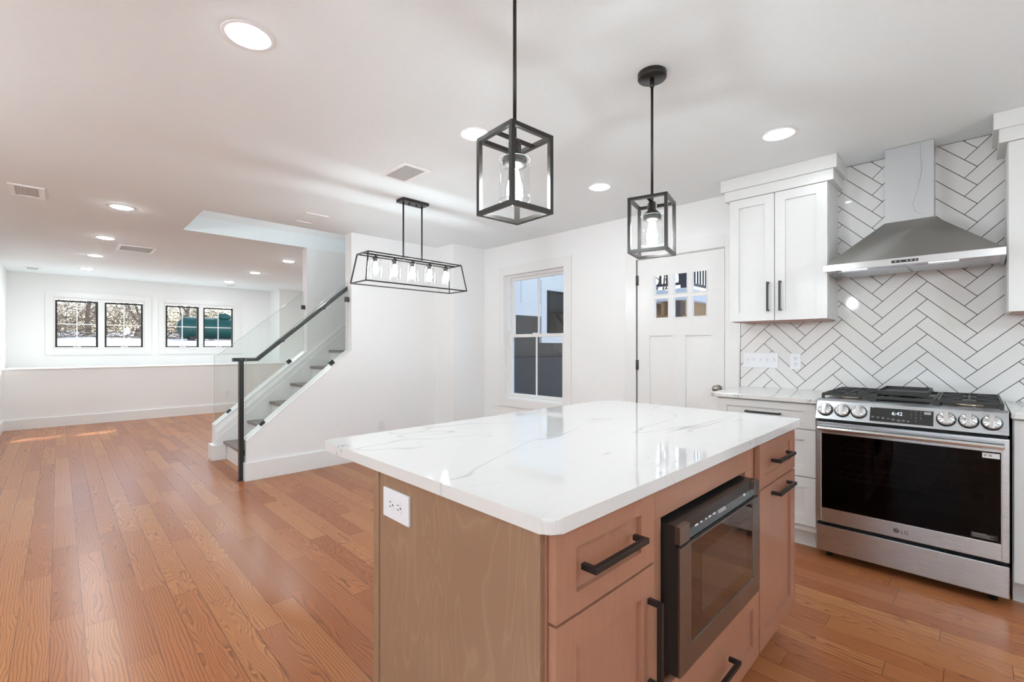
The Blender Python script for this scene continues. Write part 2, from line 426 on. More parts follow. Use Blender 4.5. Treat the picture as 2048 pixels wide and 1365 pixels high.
for i, (a, b) in enumerate(BW):
    e = empty('window_%d' % (4 + i), ((a + b) / 2, BK, .95), kind='structure')
    m = MB(); 
    for p in ((a, a + .05), (b - .05, b), ((a + b) / 2 - .04, (a + b) / 2 + .04)): m.box(p[0], p[1], BK - .12, BK - .05, .95, 2.1)
    m.box(a, b, BK - .12, BK - .05, .95, 1.0); m.box(a, b, BK - .12, BK - .05, 2.05, 2.1)
    m.build('window_frame', M['trim'], e); MB().box(a, b, BK - .09, BK - .085, .95, 2.1).build('glass', M['pane'], e)

# baseboards
def base(name, mb): return struct(name, mb, M['trim'])
b = MB(); b.box(LW, W, 9.882, 9.90, 0, .15); base('baseboard_far', b)
b = MB(); b.box(1.196, 3.31, 4.642, 4.66, 0, .165); b.box(1.196, 1.213, 4.66, 4.80, 0, .165); base('baseboard_stair', b)
b = MB(); b.box(1.165, 1.295, 5.735, 5.776, 0, .16); b.box(1.165, 1.20, 5.776, 5.928, 0, .16); b.box(1.2, 3.4, 5.91, 5.928, 0, .16); base('baseboard_stair_far', b)
b = MB(); b.box(LW, LW + .016, 6.3, L0 - .1, 0, .15); b.box(LW, LW + .016, L1 + .1, 9.9, 0, .15); base('baseboard_left', b)
b = MB(); b.box(W - .016, W, 2.32, 4.33, 0, .15); base('baseboard_right', b)
b = MB(); b.box(3.292, W, 4.312, 4.33, 0, .15); b.box(3.292, 3.31, 4.33, 4.642, 0, .15); base('baseboard_corner', b)

# ledge cap
struct('trim_1', MB().box(LW, NR, 9.888, FARY, .88, .892, .002), M['trim'], 'white ledge under the far windows')

# ------------------------------------------------------------------ far casement windows
def casement(par, x0, x1, z0, z1):
    y0, y1 = FARY + .03, FARY + .075; t = .028
    s = MB(); s.box(x0, x0 + t, y0, y1, z0, z1); s.box(x1 - t, x1, y0, y1, z0, z1); s.box(x0, x1, y0, y1, z0, z0 + t * .75); s.box(x0, x1, y0, y1, z1 - t, z1)
    sash = s.build('sash', M['blackframe'], par); sash['label'] = 'black casement sash'
    m = MB(); xc = (x0 + x1) / 2; zc = (z0 + z1) / 2
    m.box(xc - .008, xc + .008, y0 + .02, y0 + .032, z0 + .02, z1 - t); m.box(x0 + t, x1 - t, y0 + .02, y0 + .032, zc - .008, zc + .008)
    m.build('muntin', M['trim'], sash)
    MB().box(x0 + t, x1 - t, y0 + .024, y0 + .028, z0 + .02, z1 - t).build('glass', M['pane'], sash)
    h = MB(); h.box(xc - .05, xc + .05, y0 - .02, y0, z0 - .005, z0 + .012, .003); h.box(xc - .01, xc + .05, y0 - .035, y0 - .02, z0, z0 + .01, .002)
    h.build('crank_handle', M['trim'], sash)
k = 10.92 / 10.88
for i, ((a, b), sashes, (ca, cb)) in enumerate(zip(F, [((-.047, .49), (.576, 1.111)), ((1.448, 1.977), (2.052, 2.58))], [(-.165, 1.232), (1.345, 2.728)])):
    e = empty('window_%d' % (i + 1), ((a + b) / 2, FARY, FZ0), kind='structure')
    m = MB(); y0 = FARY - .018; zb, zt = 1.08, 2.155
    m.box(ca, a - .005, y0, FARY, zb, zt, .003); m.box(b + .005, cb, y0, FARY, zb, zt, .003); m.box(a - .005, b + .005, y0, FARY, FZ1 + .005, zt, .003); m.box(a - .005, b + .005, y0, FARY, zb, FZ0 - .005, .003)
    m.build('casing', M['trim'], e)
    m = MB(); m.box(a, a + .014, FARY - .004, FARY + .13, FZ0, FZ1); m.box(b - .014, b, FARY - .004, FARY + .13, FZ0, FZ1); m.box(a, b, FARY - .004, FARY + .13, FZ1 - .030, FZ1); m.box(a, b, FARY - .004, FARY + .13, FZ0, FZ0 + .014)
    m.box(sashes[0][1] * k, sashes[1][0] * k, FARY + .01, FARY + .13, FZ0, FZ1); m.build('window_frame', M['trim'], e)
    for a2, b2 in sashes: casement(e, a2 * k, b2 * k, 1.212, 2.016)

# ------------------------------------------------------------------ double hung window
e = empty('window_3', (W, (WY0 + WY1) / 2, WZ0), kind='structure')
m = MB(); x0 = W - .018; oy0, oy1, oz0, oz1 = 2.955, 4.055, .515, 2.175
m.box(x0, W, oy0, WY0 + .014, oz0, oz1, .002); m.box(x0, W, WY1 - .014, oy1, oz0, oz1, .002); m.box(x0, W, WY0, WY1, WZ1 - .014, oz1, .002); m.box(x0, W, WY0, WY1, oz0, WZ0 + .014, .002)
m.build('casing', M['trim'], e)
m = MB(); m.box(W - .001, W + .13, WY0, WY0 + .018, WZ0, WZ1); m.box(W - .02, W + .13, WY1 - .018, WY1, WZ0, WZ1); m.box(W - .02, W + .13, WY0, WY1, WZ1 - .018, WZ1)
m.box(W - .02, W + .13, WY0, WY1, WZ0, WZ0 + .02)
m.box(W + .05, W + .13, WY0 + .018, WY0 + .05, WZ0, WZ1); m.box(W + .05, W + .13, WY1 - .05, WY1 - .018, WZ0, WZ1); m.box(W + .05, W + .13, WY0, WY1, WZ1 - .045, WZ1 - .018); m.box(W + .05, W + .13, WY0, WY1, WZ0 + .02, WZ0 + .045)
m.build('window_frame', M['trim'], e)
def hung(x, z0, z1, lock=False):
    a, b_ = WY0 + .045, WY1 - .045; t = .042
    s = MB(); s.box(x, x + .03, a, a + t, z0, z1); s.box(x, x + .03, b_ - t, b_, z0, z1); s.box(x, x + .03, a, b_, z0, z0 + t * .85); s.box(x, x + .03, a, b_, z1 - t * .85, z1)
    sash = s.build('sash', M['trim'], e); yc = (a + b_) / 2
    MB().box(x + .01, x + .02, yc - .009, yc + .009, z0 + .03, z1 - .03).build('muntin', M['trim'], sash)
    MB().box(x + .013, x + .017, a + t, b_ - t, z0 + .03, z1 - .03).build('glass', M['pane'], sash)
    if lock: MB().box(x - .02, x + .01, yc - .03, yc + .03, z1, z1 + .012, .003).build('sash_lock', M['trim'], sash)
hung(W + .09, 1.335, 2.05); hung(W + .055, .635, 1.37, True)

# ------------------------------------------------------------------ kitchen door
e = empty('door_1', (W, (DY0 + DY1) / 2, 0), kind='structure')
d = MB(); xd0, xd1 = W - .002, W + .042
LY = [(1.552, 1.682), (1.718, 1.846), (1.886, 2.027)]; LZ = [(1.475, 1.655), (1.682, 1.86)]
pz0, pz1 = .25, 1.32; PY = [(1.517, 1.736), (1.848, 2.071)]
g0, g1 = DY0 + .004, DY1 - .004
ys = [g0, LY[0][0], LY[0][1], LY[1][0], LY[1][1], LY[2][0], LY[2][1], g1]
for a, b_ in zip(ys[0::2], ys[1::2]): d.box(xd0, xd1, a, b_, LZ[0][0], LZ[1][1])
d.box(xd0, xd1, g0, g1, LZ[1][1], DZ1 - .004); d.box(xd0, xd1, LY[0][0], LY[2][1], LZ[0][1], LZ[1][0]); d.box(xd0, xd1, g0, g1, pz1, LZ[0][0])
ys = [g0, PY[0][0], PY[0][1], PY[1][0], PY[1][1], g1]
for a, b_ in zip(ys[0::2], ys[1::2]): d.box(xd0, xd1, a, b_, .01, pz1)
for a, b_ in PY: d.box(xd0 + .012, xd1, a, b_, pz0, pz1); d.box(xd0, xd1, a, b_, .01, pz0)
for a, b_ in LY:
    for c0, c1 in LZ:
        for q in ((a, a + .006, c0, c1), (b_ - .006, b_, c0, c1), (a, b_, c0, c0 + .006), (a, b_, c1 - .006, c1)): d.box(xd0 - .005, xd0 + .01, *q)
d.build('door_leaf', M['trim'], e)
g = MB()
for a, b_ in LY:
    for c0, c1 in LZ: g.box(xd0 + .018, xd0 + .022, a, b_, c0, c1)
g.build('glass', M['pane'], e)
m = MB(); cx0 = W - .016
m.box(cx0, W, DY1 + .004, DY1 + .115, 0, DZ1 + .11, .002); m.box(cx0, W, DY0 - .11, DY0 - .004, 0, DZ1 + .11, .002); m.box(cx0, W, DY0 - .004, DY1 + .004, DZ1 + .006, DZ1 + .11, .002)
m.build('casing', M['trim'], e)
m = MB(); m.box(W + .044, W + .15, DY0, DY0 + .01, 0, DZ1); m.box(W + .044, W + .15, DY1 - .01, DY1, 0, DZ1); m.box(W + .044, W + .15, DY0, DY1, DZ1 - .01, DZ1); m.build('door_frame', M['trim'], e)
MB().box(W - .006, W + .01, DY1 - .0025, DY1 + .0015, .02, DZ1).build('gap_shade', M['gap'], e)  # black strip painting the dark of the gap beside the leaf
for z in (1.833, 1.056, .25):
    h = MB(); h.tube([(W - .012, DY1, z - .045), (W - .012, DY1, z + .045)], .007, 10); h.box(W - .006, W - .001, DY1 - .018, DY1 + .003, z - .045, z + .045); h.build('hinge', M['hinge'], e)
kb = MB(); kb.lathe([(0.0, -.002), (.03, -.002), (.03, -.010), (.012, -.014), (.011, -.035), (.022, -.042), (.029, -.052), (.029, -.062), (.02, -.072), (0, -.075)], (W, 1.462, .885), 16, 'x')
kb.build('door_knob', M['crystal'], e)

# ------------------------------------------------------------------ left wall door with narrow lites
e = empty('door_2', (LW, (L0 + L1) / 2, 0), kind='structure')
d = MB(); xa, xb = LW - .05, LW - .01
d.box(xa, xb, L0 + .004, L1 - .004, .01, 2.07)
d.build('door_leaf', M['trim'], e)
m = MB(); m.box(LW, LW + .018, L0 - .09, L0, 0, 2.17); m.box(LW, LW + .018, L1, L1 + .09, 0, 2.17); m.box(LW, LW + .018, L0, L1, 2.08, 2.17); m.build('casing', M['trim'], e)

# ------------------------------------------------------------------ stairs
st = empty('staircase', (1.27, 5.25, 0), 'white staircase with grey wood treads rising beside the half wall', 'stairs')
run, rise = .231, .197; NS = 9
rz = MB()
for i in range(NS):
    x = 1.298 + run * i
    rz.box(x, x + .018, 4.802, 5.755, rise * i, rise * (i + 1) - .028)
ris = rz.build('riser', M['trim'], st)
for i in range(NS):
    x = 1.27 + run * i
    MB().box(x, x + run + .03, 4.802, 5.755, rise * (i + 1) - .028, rise * (i + 1), .006).build('tread', M['tread'], st)
sk = MB(); sl = rise / run
def skirt(y0, y1, dz, x0=1.205, x1=3.35):
    z0 = .06 + dz
    return [(x0, 0), (x0, z0), (x1, z0 + (x1 - x0) * sl), (x1, (x1 - x0) * sl - .25), (x0 + .3, 0)]
sk.prism(skirt(0, 0, .235), 5.756, 5.774, 'y'); sk.prism(skirt(0, 0, .165), 5.7505, 5.756, 'y')
sk.build('skirt_board', M['trim'], st)
# wall cap line
tr = MB(); s1 = (1.175 - .359) / (2.205 - 1.213)
tr.prism([(1.213, .359), (2.21, 1.18), (2.21, 1.186), (1.213, .366)], 4.655, 4.805, 'y'); tr.prism([(1.20, .371), (2.165, 1.166), (2.165, 1.172), (1.20, .377)], 5.772, 5.915, 'y')
struct('trim_2', tr, M['trim'], 'sloping cap on the stair half walls')

def railing(y, x0, x1, zb, slope, zt_end, zt0, label, bendx, clips, post=False):
    r = empty('glass_railing', (x0, y, zb), label, 'railing', 'stair glass railings')
    poly = [(x0, zb), (x1, zb + (x1 - x0) * slope), (x1, zt_end), (bendx, zt0), (x0, zt0)]
    r0 = MB(); r0.prism(poly, y - .005, y + .005, 'y'); r0.build('glass_panel', M['railglass'], r)
    # visible polished edges
    ed = MB()
    for a, b_ in zip(poly, poly[1:] + poly[:1]): ed.bar((a[0], y, a[1]), (b_[0], y, b_[1]), .0035)
    ed.build('panel_edge', M['glass_edge'], r)
    for cx, cz, ang, side in clips:
        c = MB(); t = bmesh.new(); bmesh.ops.create_cube(t, size=1); 
        bmesh.ops.bevel(t, geom=list(t.edges), offset=.06, segments=1, affect='EDGES')
        mt = Matrix.Translation((cx, y, cz)) @ Matrix.Rotation(ang, 4, 'Y') @ Matrix.Diagonal((.046, .034, .046, 1)); bmesh.ops.transform(t, matrix=mt, verts=t.verts)
        c._merge(t); c.build('glass_clamp', M['rail'], r)
    return r
rn = railing(4.725, 1.222, 2.197, .372, .8225, 1.93, 1.115, 'near glass stair railing panel with black handrail and square newel post', 1.305, [])
rf = railing(5.84, 1.205, 2.150, .382, .8225, 1.905, 1.125, 'far glass stair railing panel without handrail', 1.235, [])
def clamp(par, y, cx, cz, ang):
    c = MB(); t = bmesh.new(); bmesh.ops.create_cube(t, size=1); bmesh.ops.bevel(t, geom=list(t.edges), offset=.05, segments=1, affect='EDGES')
    bmesh.ops.transform(t, matrix=Matrix.Translation((cx, y, cz)) @ Matrix.Rotation(ang, 4, 'Y') @ Matrix.Diagonal((.05, .034, .05, 1)), verts=t.verts)
    c._merge(t); c.build('glass_clamp', M['rail'], par)
sa = -math.atan(.8225)
CX = math.cos(AX); SX = math.sin(AX)
def at(px, py, Y=None, X=None, Z=None):
    r_ = (px - 1024) / 916; x, y, u_ = CX + r_ * SX, SX - r_ * CX, (694 - py) / 916
    t = Y / y if Y is not None else (X / x if X is not None else (Z - EYE) / u_)
    return Vector((t * x, t * y, EYE + t * u_))
for px, py in ((526, 848.6), (664, 726)): p = at(px, py, Y=4.71); clamp(rn, 4.722, p.x, p.z, sa)
p = at(691.7, 599, Y=4.71); clamp(rn, 4.722, 2.19, p.z, 0)
p = at(492, 906, Y=4.71); clamp(rn, 4.722, 1.218, p.z, 0)
for px, py in ((459.4, 824.6), (579, 724)): p = at(px, py, Y=5.82); clamp(rf, 5.838, p.x, p.z, sa)
p = at(604, 614.8, Y=5.82); clamp(rf, 5.838, 2.148, p.z, 0)
ps = MB(); ps.box(1.165, 1.203, 4.70, 4.745, 0, 1.105, .002); ps.box(1.155, 1.213, 4.69, 4.755, 0, .008, .002); ps.build('newel_post', M['rail'], rn)
hr = MB(); y0, y1 = 4.745, 4.785
hr.prism([(1.125, 1.088), (1.335, 1.088), (2.235, 1.853), (2.235, 1.898), (1.318, 1.12), (1.125, 1.12)], y0, y1, 'y'); hr.build('handrail', M['rail'], rn)
for x, z in ((1.55, 1.28), (1.95, 1.62)):
    hb = MB(); hb.tube([(x, 4.725, z), (x, 4.75, z)], .012, 12); hb.build('handrail_bracket', M['rail'], rn)

# ------------------------------------------------------------------ island
IX0, IX1, IY0, IY1 = .615, 2.268, .522, 1.514
def slab(mb, x0, x1, y0, y1, z0, z1, rad=.03, seg=6, edge=.005):
    t = bmesh.new(); pts = []
    for cx, cy, a0 in ((x1 - rad, y1 - rad, 0), (x0 + rad, y1 - rad, 90), (x0 + rad, y0 + rad, 180), (x1 - rad, y0 + rad, 270)):
        for k in range(seg + 1):
            a = R(a0 + 90 * k / seg); pts.append((cx + rad * math.cos(a), cy + rad * math.sin(a)))
    n = len(pts); lo = [t.verts.new((*p, z0)) for p in pts]; hi = [t.verts.new((*p, z1)) for p in pts]
    t.faces.new(lo[::-1]); t.faces.new(hi)
    for i in range(n): t.faces.new((lo[i], lo[(i + 1) % n], hi[(i + 1) % n], hi[i]))
    bmesh.ops.bevel(t, geom=[e_ for e_ in t.edges if abs(e_.verts[0].co.z - e_.verts[1].co.z) < 1e-6], offset=edge, segments=3, profile=.6, affect='EDGES')
    mb._merge(t)
tp = MB(); slab(tp, IX0, IX1, IY0, IY1, .8845, .914)
tag(tp.build('island_countertop', M['quartz']), 'white veined quartz slab on the wooden kitchen island', 'countertop')

def shaker(mb, x0, x1, z0, z1, yf, th=.019, rail=.062, rec=.011, axis='y', sgn=1, railz=None):
    """shaker front facing -axis; front plane at yf, thickness towards + axis"""
    rz_ = railz or rail
    def B(a0, a1, c0, c1, d0, d1, bev=0):
        if axis == 'y': mb.box(a0, a1, yf + d0, yf + d1, c0, c1, bev)
        else: mb.box(yf + d0, yf + d1, a0, a1, c0, c1, bev)
    B(x0, x0 + rail, z0, z1, 0, th, .0015); B(x1 - rail, x1, z0, z1, 0, th, .0015)
    B(x0 + rail - .001, x1 - rail + .001, z0, z0 + rz_, 0, th - .0003, 0); B(x0 + rail - .001, x1 - rail + .001, z1 - rz_, z1, 0, th - .0003, 0)
    B(x0 + rail - .001, x1 - rail + .001, z0 + rz_ - .001, z1 - rz_ + .001, rec, th - .002, 0)
def pull(par, a, b_, out, mat='black', t=.012):
    """square bar pull: a, b = ends of the bar on the face, out = vector to the bar"""
    a, b_, out = Vector(a), Vector(b_), Vector(out); m_ = MB(); h = out.normalized() * (t / 2)
    d_ = (b_ - a).normalized() * (t / 2)
    lo, hi = a + out - h, b_ + out - h
    def bx(p, q, e1, e2):
        mn = [min(p[i], q[i]) for i in range(3)]; mx = [max(p[i], q[i]) for i in range(3)]
        for i in range(3):
            if mx[i] - mn[i] < t * .9: c_ = (mx[i] + mn[i]) / 2; mn[i] = c_ - t / 2; mx[i] = c_ + t / 2
        m_.box(mn[0], mx[0], mn[1], mx[1], mn[2], mx[2], .0012)
    bx(lo - d_, hi + d_, 0, 0); bx(a + h * .1, a + out - h, 0, 0); bx(b_ + h * .1, b_ + out - h, 0, 0)
    o = m_.build('handle', M[mat], par); o['label'] = 'black square bar handle'; return o

YF = .545; YC = .566
isl = empty('kitchen_island', (1.44, .9, 0), 'wooden kitchen island cabinet with black bar handles under the quartz top', 'kitchen island')
XL, XR, YB = .640, 2.25, 1.205
cb = MB(); cb.box(XL + .012, 1.045, YC, YB - .01, .10, .884)             # left carcass
cb.box(1.77, XR, YC, YB - .01, .10, .884); cb.box(1.046, 1.769, YC + .5, YB - .012, .10, .884); cb.box(1.046, 1.769, YC, YC + .5, .101, .36)
cb.box(1.046, 1.769, YC, YC + .02, .785, .884); cb.box(1.046, 1.095, YC, YC + .02, .361, .784); cb.box(1.705, 1.769, YC, YC + .02, .361, .784)
cb.build('carcass', M['woodfront'], isl)
sp = MB(); sp.box(XL, XL + .012, YC + .006, YB - .03, .0, .884, .001); sp.build('side_panel', M['woodside'], isl)
sp = MB(); sp.box(XL - .003, XL + .02, YB - .03, YB, .0, .884, .001); sp.build('corner_post', M['woodside'], isl)
MB().box(XL + .012, XR - .01, .63, YB - .01, 0, .10).build('toe_kick', M['woodfront'], isl)
bp = MB(); bp.box(XL + .02, XR, YB - .012, YB, 0, .884); bp.build('back_panel', M['woodside'], isl)
def dfront(name, x0, x1, z0, z1, h=None, rail=.060, railz=None):
    m_ = MB(); shaker(m_, x0, x1, z0, z1, YF, rail=rail, railz=railz); o = m_.build(name, M['woodfront'], isl)
    if h: pull(o, h[0], h[1], (0, -.036, 0))
    return o
dfront('drawer', .654, 1.024, .704, .872, ((.735, YF, .791), (.928, YF, .791)), .062, .040)
dfront('door', .654, 1.024, .116, .698, ((.995, YF, .62), (.995, YF, .428)), .062)
dfront('drawer', 1.795, 2.25, .706, .868, ((1.925, YF, .792), (2.118, YF, .792)), .062, .040)
dfront('door', 1.795, 2.25, .116, .70, ((1.93, YF, .667), (2.13, YF, .667)), .062)
dfront('drawer', 1.034, 1.785, .116, .366, ((1.305, YF, .24), (1.50, YF, .24)), .062, .058)
# outlet on the island side
def outlet(name, c, ax, label, cat='outlet', horiz=False, w_=.07, h_=.115, group='wall outlets'):
    """duplex outlet plate; ax = outward normal '-x' or '-y'"""
    e_ = empty(name, c, label, cat, group)
    def bx(m_, a0, a1, z0, z1, d0, d1, bev=0):
        if ax == '-x': m_.box(c[0] - d1, c[0] - d0, c[1] + a0, c[1] + a1, c[2] + z0, c[2] + z1, bev)
        else: m_.box(c[0] + a0, c[0] + a1, c[1] - d1, c[1] - d0, c[2] + z0, c[2] + z1, bev)
    w2, h2 = (h_ / 2, w_ / 2) if horiz else (w_ / 2, h_ / 2)
    m_ = MB(); bx(m_, -w2, w2, -h2, h2, 0, .006, .0018); m_.build('cover_plate', M['plastic'], e_)
    for s__ in (-1, 1):
        o1, o2 = (s__ * .0195, 0) if horiz else (0, s__ * .0195)
        m_ = MB(); rr = []
        for k_ in range(20):
            a = 2 * math.pi * k_ / 20; u1 = .0172 * math.cos(a); v1 = .0172 * math.sin(a)
            if horiz: u1 = max(-.0135, min(.0135, u1))
            else: v1 = max(-.0135, min(.0135, v1))
            rr.append((u1, v1))
        if ax == '-x': m_.prism([(c[1] + o1 + u1, c[2] + o2 + v1) for u1, v1 in rr], c[0] - .0075, c[0] - .005, 'x')
        else: m_.prism([(c[0] + o1 + u1, c[2] + o2 + v1) for u1, v1 in rr], c[1] - .0075, c[1] - .005, 'y')
        f_ = m_.build('receptacle', M['plastic'], e_)
        m_ = MB()
        for du in (-.006, .006):
            if horiz: bx(m_, o1 + .001, o1 + .009, du - .0011, du + .0011, .0074, .0078)
            else: bx(m_, du - .0011, du + .0011, o2 + .001, o2 + .009, .0074, .0078)
        if horiz: bx(m_, o1 - .010, o1 - .005, -.0022, .0022, .0074, .0078)
        else: bx(m_, -.0022, .0022, o2 - .010, o2 - .005, .0074, .0078)
        m_.build('slot', M['slot'], f_)
    return e_
outlet('outlet', (XL, 1.08, .80), '-x', 'white duplex outlet mounted sideways on the island side panel', horiz=True, w_=.078, h_=.128)

# microwave drawer
mw = empty('microwave_drawer', (1.4, YC, .38), 'black and dark steel built-in microwave drawer in the island front', 'microwave')
MX0, MX1, MZ0, MZ1, MY = 1.103, 1.697, .391, .770, .520
b = MB(); b.box(MX0, MX1, MY + .004, YC + .35, MZ0, .718); b.box(MX0, MX1, MY + .012, YC + .35, .718, MZ1)
b.build('housing', M['mwblack'], mw)
# control panel with brushed end caps and a sloping glass face
c_ = MB(); CZ0, CZ1 = .724, MZ1; ec = .055
c_.hexa([(MX0 + ec, MY + .002, CZ0), (MX1 - ec * .75, MY + .002, CZ0), (MX1 - ec * .75, MY + .046, CZ0), (MX0 + ec, MY + .046, CZ0), (MX0 + ec, MY + .030, CZ1), (MX1 - ec * .75, MY + .030, CZ1), (MX1 - ec * .75, MY + .046, CZ1), (MX0 + ec, MY + .046, CZ1)])
cp = c_.build('control_panel', M['blackgloss'], mw)
for a, b_ in ((MX0, MX0 + ec), (MX1 - ec * .75, MX1)): MB().box(a, b_, MY - .002, MY + .014, CZ0, CZ1 - .001, .001).build('end_cap', M['dark_steel'], cp)
sl_a = math.atan2(.046, .028)
def onpanel(m_, x0, x1, t0, t1, th=.0006):     # t: 0 bottom .. 1 top of slope
    ya, za = MY + .002, CZ0; dy, dz = .028, .046
    def p_(x, t, o): return (x, ya + dy * t - o * .85, za + dz * t + o * .5)
    m_.hexa([p_(x0, t0, 0), p_(x1, t0, 0), p_(x1, t1, 0), p_(x0, t1, 0), p_(x0, t0, th), p_(x1, t0, th), p_(x1, t1, th), p_(x0, t1, th)])
m_ = MB(); onpanel(m_, 1.375, 1.432, .2, .82); m_.build('display', M['mwscreen'], cp)
def lab(*a): q_ = MB(); onpanel(q_, *a); q_.build('button_print', M['printw'], cp)
for i, (x, l_) in enumerate(((1.215, .022), (1.252, .012), (1.285, .010), (1.305, .02), (1.335, .022))):
    lab(x, x + l_, .66, .74); lab(x + .004, x + l_ + .002, .3, .38)
for i in range(6):
    lab(1.452 + .022 * i, 1.456 + .022 * i, .66, .76); lab(1.452 + .022 * i, 1.456 + .022 * i, .36, .46)
lab(1.585, 1.60, .6, .84); lab(1.585, 1.60, .26, .5)
dd = MB(); gx0, gx1, gz0, gz1 = 1.168, 1.640, .452, .712
dd.box(MX0, gx0, MY - .002, MY + .02, MZ0, .716, .001); dd.box(gx1, MX1, MY - .002, MY + .02, MZ0, .716, .001); dd.box(gx0 - .001, gx1 + .001, MY - .002, MY + .02, MZ0, gz0, .001); dd.box(gx0 - .001, gx1 + .001, MY - .002, MY + .02, gz1, .716, .0005)
dr = dd.build('drawer_front', M['dark_steel'], mw)
MB().box(gx0, gx1, MY, MY + .01, gz0, gz1).build('drawer_glass', M['mwglass'], dr)
m_ = MB(); m_.box(1.235, 1.585, MY - .0006, MY, .505, .665); m_.build('viewing_window', M['mwinner'], dr)

# ------------------------------------------------------------------ base cabinets and counters on the stove wall
RY0, RY1 = -.113, .650
XB = 3.19
bc = empty('base_cabinet', (3.5, .95, 0), 'white three-drawer base cabinet between the kitchen door and the range', 'cabinet', 'white kitchen cabinets')
m = MB(); m.box(XB + .02, W - .001, .66, 1.24, .11, .884); m.box(3.27, W - .001, .665, 1.235, 0, .11); m.build('carcass', M['white_cab'], bc)
for i, (z0, z1, rzz) in enumerate(((.728, .876, .042), (.442, .722, .062), (.150, .436, .062))):
    m = MB(); shaker(m, .664, 1.236, z0, z1, XB, rail=.062, axis='x', railz=rzz); o = m.build('drawer', M['white_cab'], bc)
    if i == 0: pull(o, (XB, .852, .806), (XB, 1.045, .806), (-.034, 0, 0))
    else: pull(o, (XB, .852, (z0 + z1) / 2), (XB, 1.045, (z0 + z1) / 2), (-.034, 0, 0))
ct = MB(); slab(ct, 3.165, W - .001, .654, 1.275, .886, .914, .012, 4, .003)
tag(ct.build('countertop', M['quartz']), 'white quartz counter left of the range', 'countertop', 'stove wall countertops')
bc = empty('base_cabinet', (3.5, -.5, 0), 'white base cabinet right of the range, cut by the photo edge', 'cabinet', 'white kitchen cabinets')
m = MB(); m.box(XB + .02, W - .001, -1.1, RY0 - .012, .11, .884); m.box(3.27, W - .001, -1.1, RY0 - .015, 0, .11); m.build('carcass', M['white_cab'], bc)
m = MB(); shaker(m, -.60, RY0 - .016, .115, .876, XB, rail=.062, axis='x'); o = m.build('door', M['white_cab'], bc)
m = MB(); shaker(m, -1.1, -.604, .115, .876, XB, rail=.062, axis='x'); o = m.build('door', M['white_cab'], bc)
ct = MB(); slab(ct, 3.165, W - .001, -1.12, RY0 - .005, .886, .914, .012, 4, .003)
tag(ct.build('countertop', M['quartz']), 'white quartz counter right of the range', 'countertop', 'stove wall countertops')

# ------------------------------------------------------------------ herringbone backsplash
def clip(poly, ax, val, keep_gt):
    out = []
    for i in range(len(poly)):
        a, b_ = poly[i], poly[(i + 1) % len(poly)]
        ia = (a[ax] > val) == keep_gt; ib = (b_[ax] > val) == keep_gt
        if ia: out.append(a)
        if ia != ib:
            t = (val - a[ax]) / (b_[ax] - a[ax]); out.append((a[0] + (b_[0] - a[0]) * t, a[1] + (b_[1] - a[1]) * t))
    return out
TW = .0762; TY0, TY1, TZ0, TZ1 = -1.1, 1.291, .914, H
bs = MB(); bs.box(W - .004, W - .0005, TY0, TY1 + .002, TZ0, TZ1); bs.mi = 1
q2 = math.sqrt(.5); g = .0036 / TW / 1.0
def tile(x0, x1, y0, y1):
    x0 += g / 2; x1 -= g / 2; y0 += g / 2; y1 -= g / 2; pl = []
    for x, y in ((x0, y0), (x1, y0), (x1, y1), (x0, y1)):
        s__ = (x - y) * q2; z_ = (x + y) * q2
        pl.append((.2595 - (s__ - 3 * q2) * TW, 1.678 + (z_ - 3 * q2) * TW))
    for ax, val, gt in ((0, TY0, True), (0, TY1, False), (1, TZ0, True), (1, TZ1 - .003, False)):
        pl = clip(pl, ax, val, gt)
        if len(pl) < 3: return
    bs.prism(pl, W - .0075, W - .003, 'x')
for y in range(-40, 41):
    for k_ in range(-12, 13):
        x = y + 8 * k_
        if abs(x) < 48: tile(x, x + 4, y, y + 1); 
for x in range(-48, 49):
    for k_ in range(-12, 13):
        y0_ = x - 7 + 8 * k_
        if abs(y0_) < 48: tile(x, x + 1, y0_, y0_ + 4)
o = bs.build('backsplash', [M['grout'], M['tile']]); tag(o, 'white herringbone tile backsplash with dark grout behind the range', 'backsplash')
tag(MB().box(W - .011, W, 1.293, 1.303, .914, 1.41).build('edge_trim', M['metal_edge']), 'slim metal edge strip ending the tile beside the kitchen door', 'trim')

# switches and outlet on tile
sw = empty('light_switch', (W - .008, 1.146, 1.12), 'white five-gang switch plate on the tile below the left wall cabinet', 'light switch')
MB().box(W - .014, W - .008, 1.025, 1.268, 1.063, 1.178, .002).build('cover_plate', M['plastic'], sw)
for i in range(5):
    y = 1.146 + (i - 2) * .0462
    m = MB(); m.box(W - .0155, W - .0138, y - .007, y + .007, 1.105, 1.136); m.box(W - .024, W - .014, y - .004, y + .004, 1.118, 1.134, .001); m.build('toggle', M['plastic'], sw)
outlet('outlet', (W - .008, .914, 1.117), '-x', 'white duplex outlet on the tile right of the five-gang switch plate')
outlet('outlet', (2.56, 4.66, .345), '-y', 'white duplex outlet low on the wall under the stairs')
outlet('outlet', (2.257, 9.90, .347), '-y', 'white duplex outlet low on the far wall seen through the stair glass')

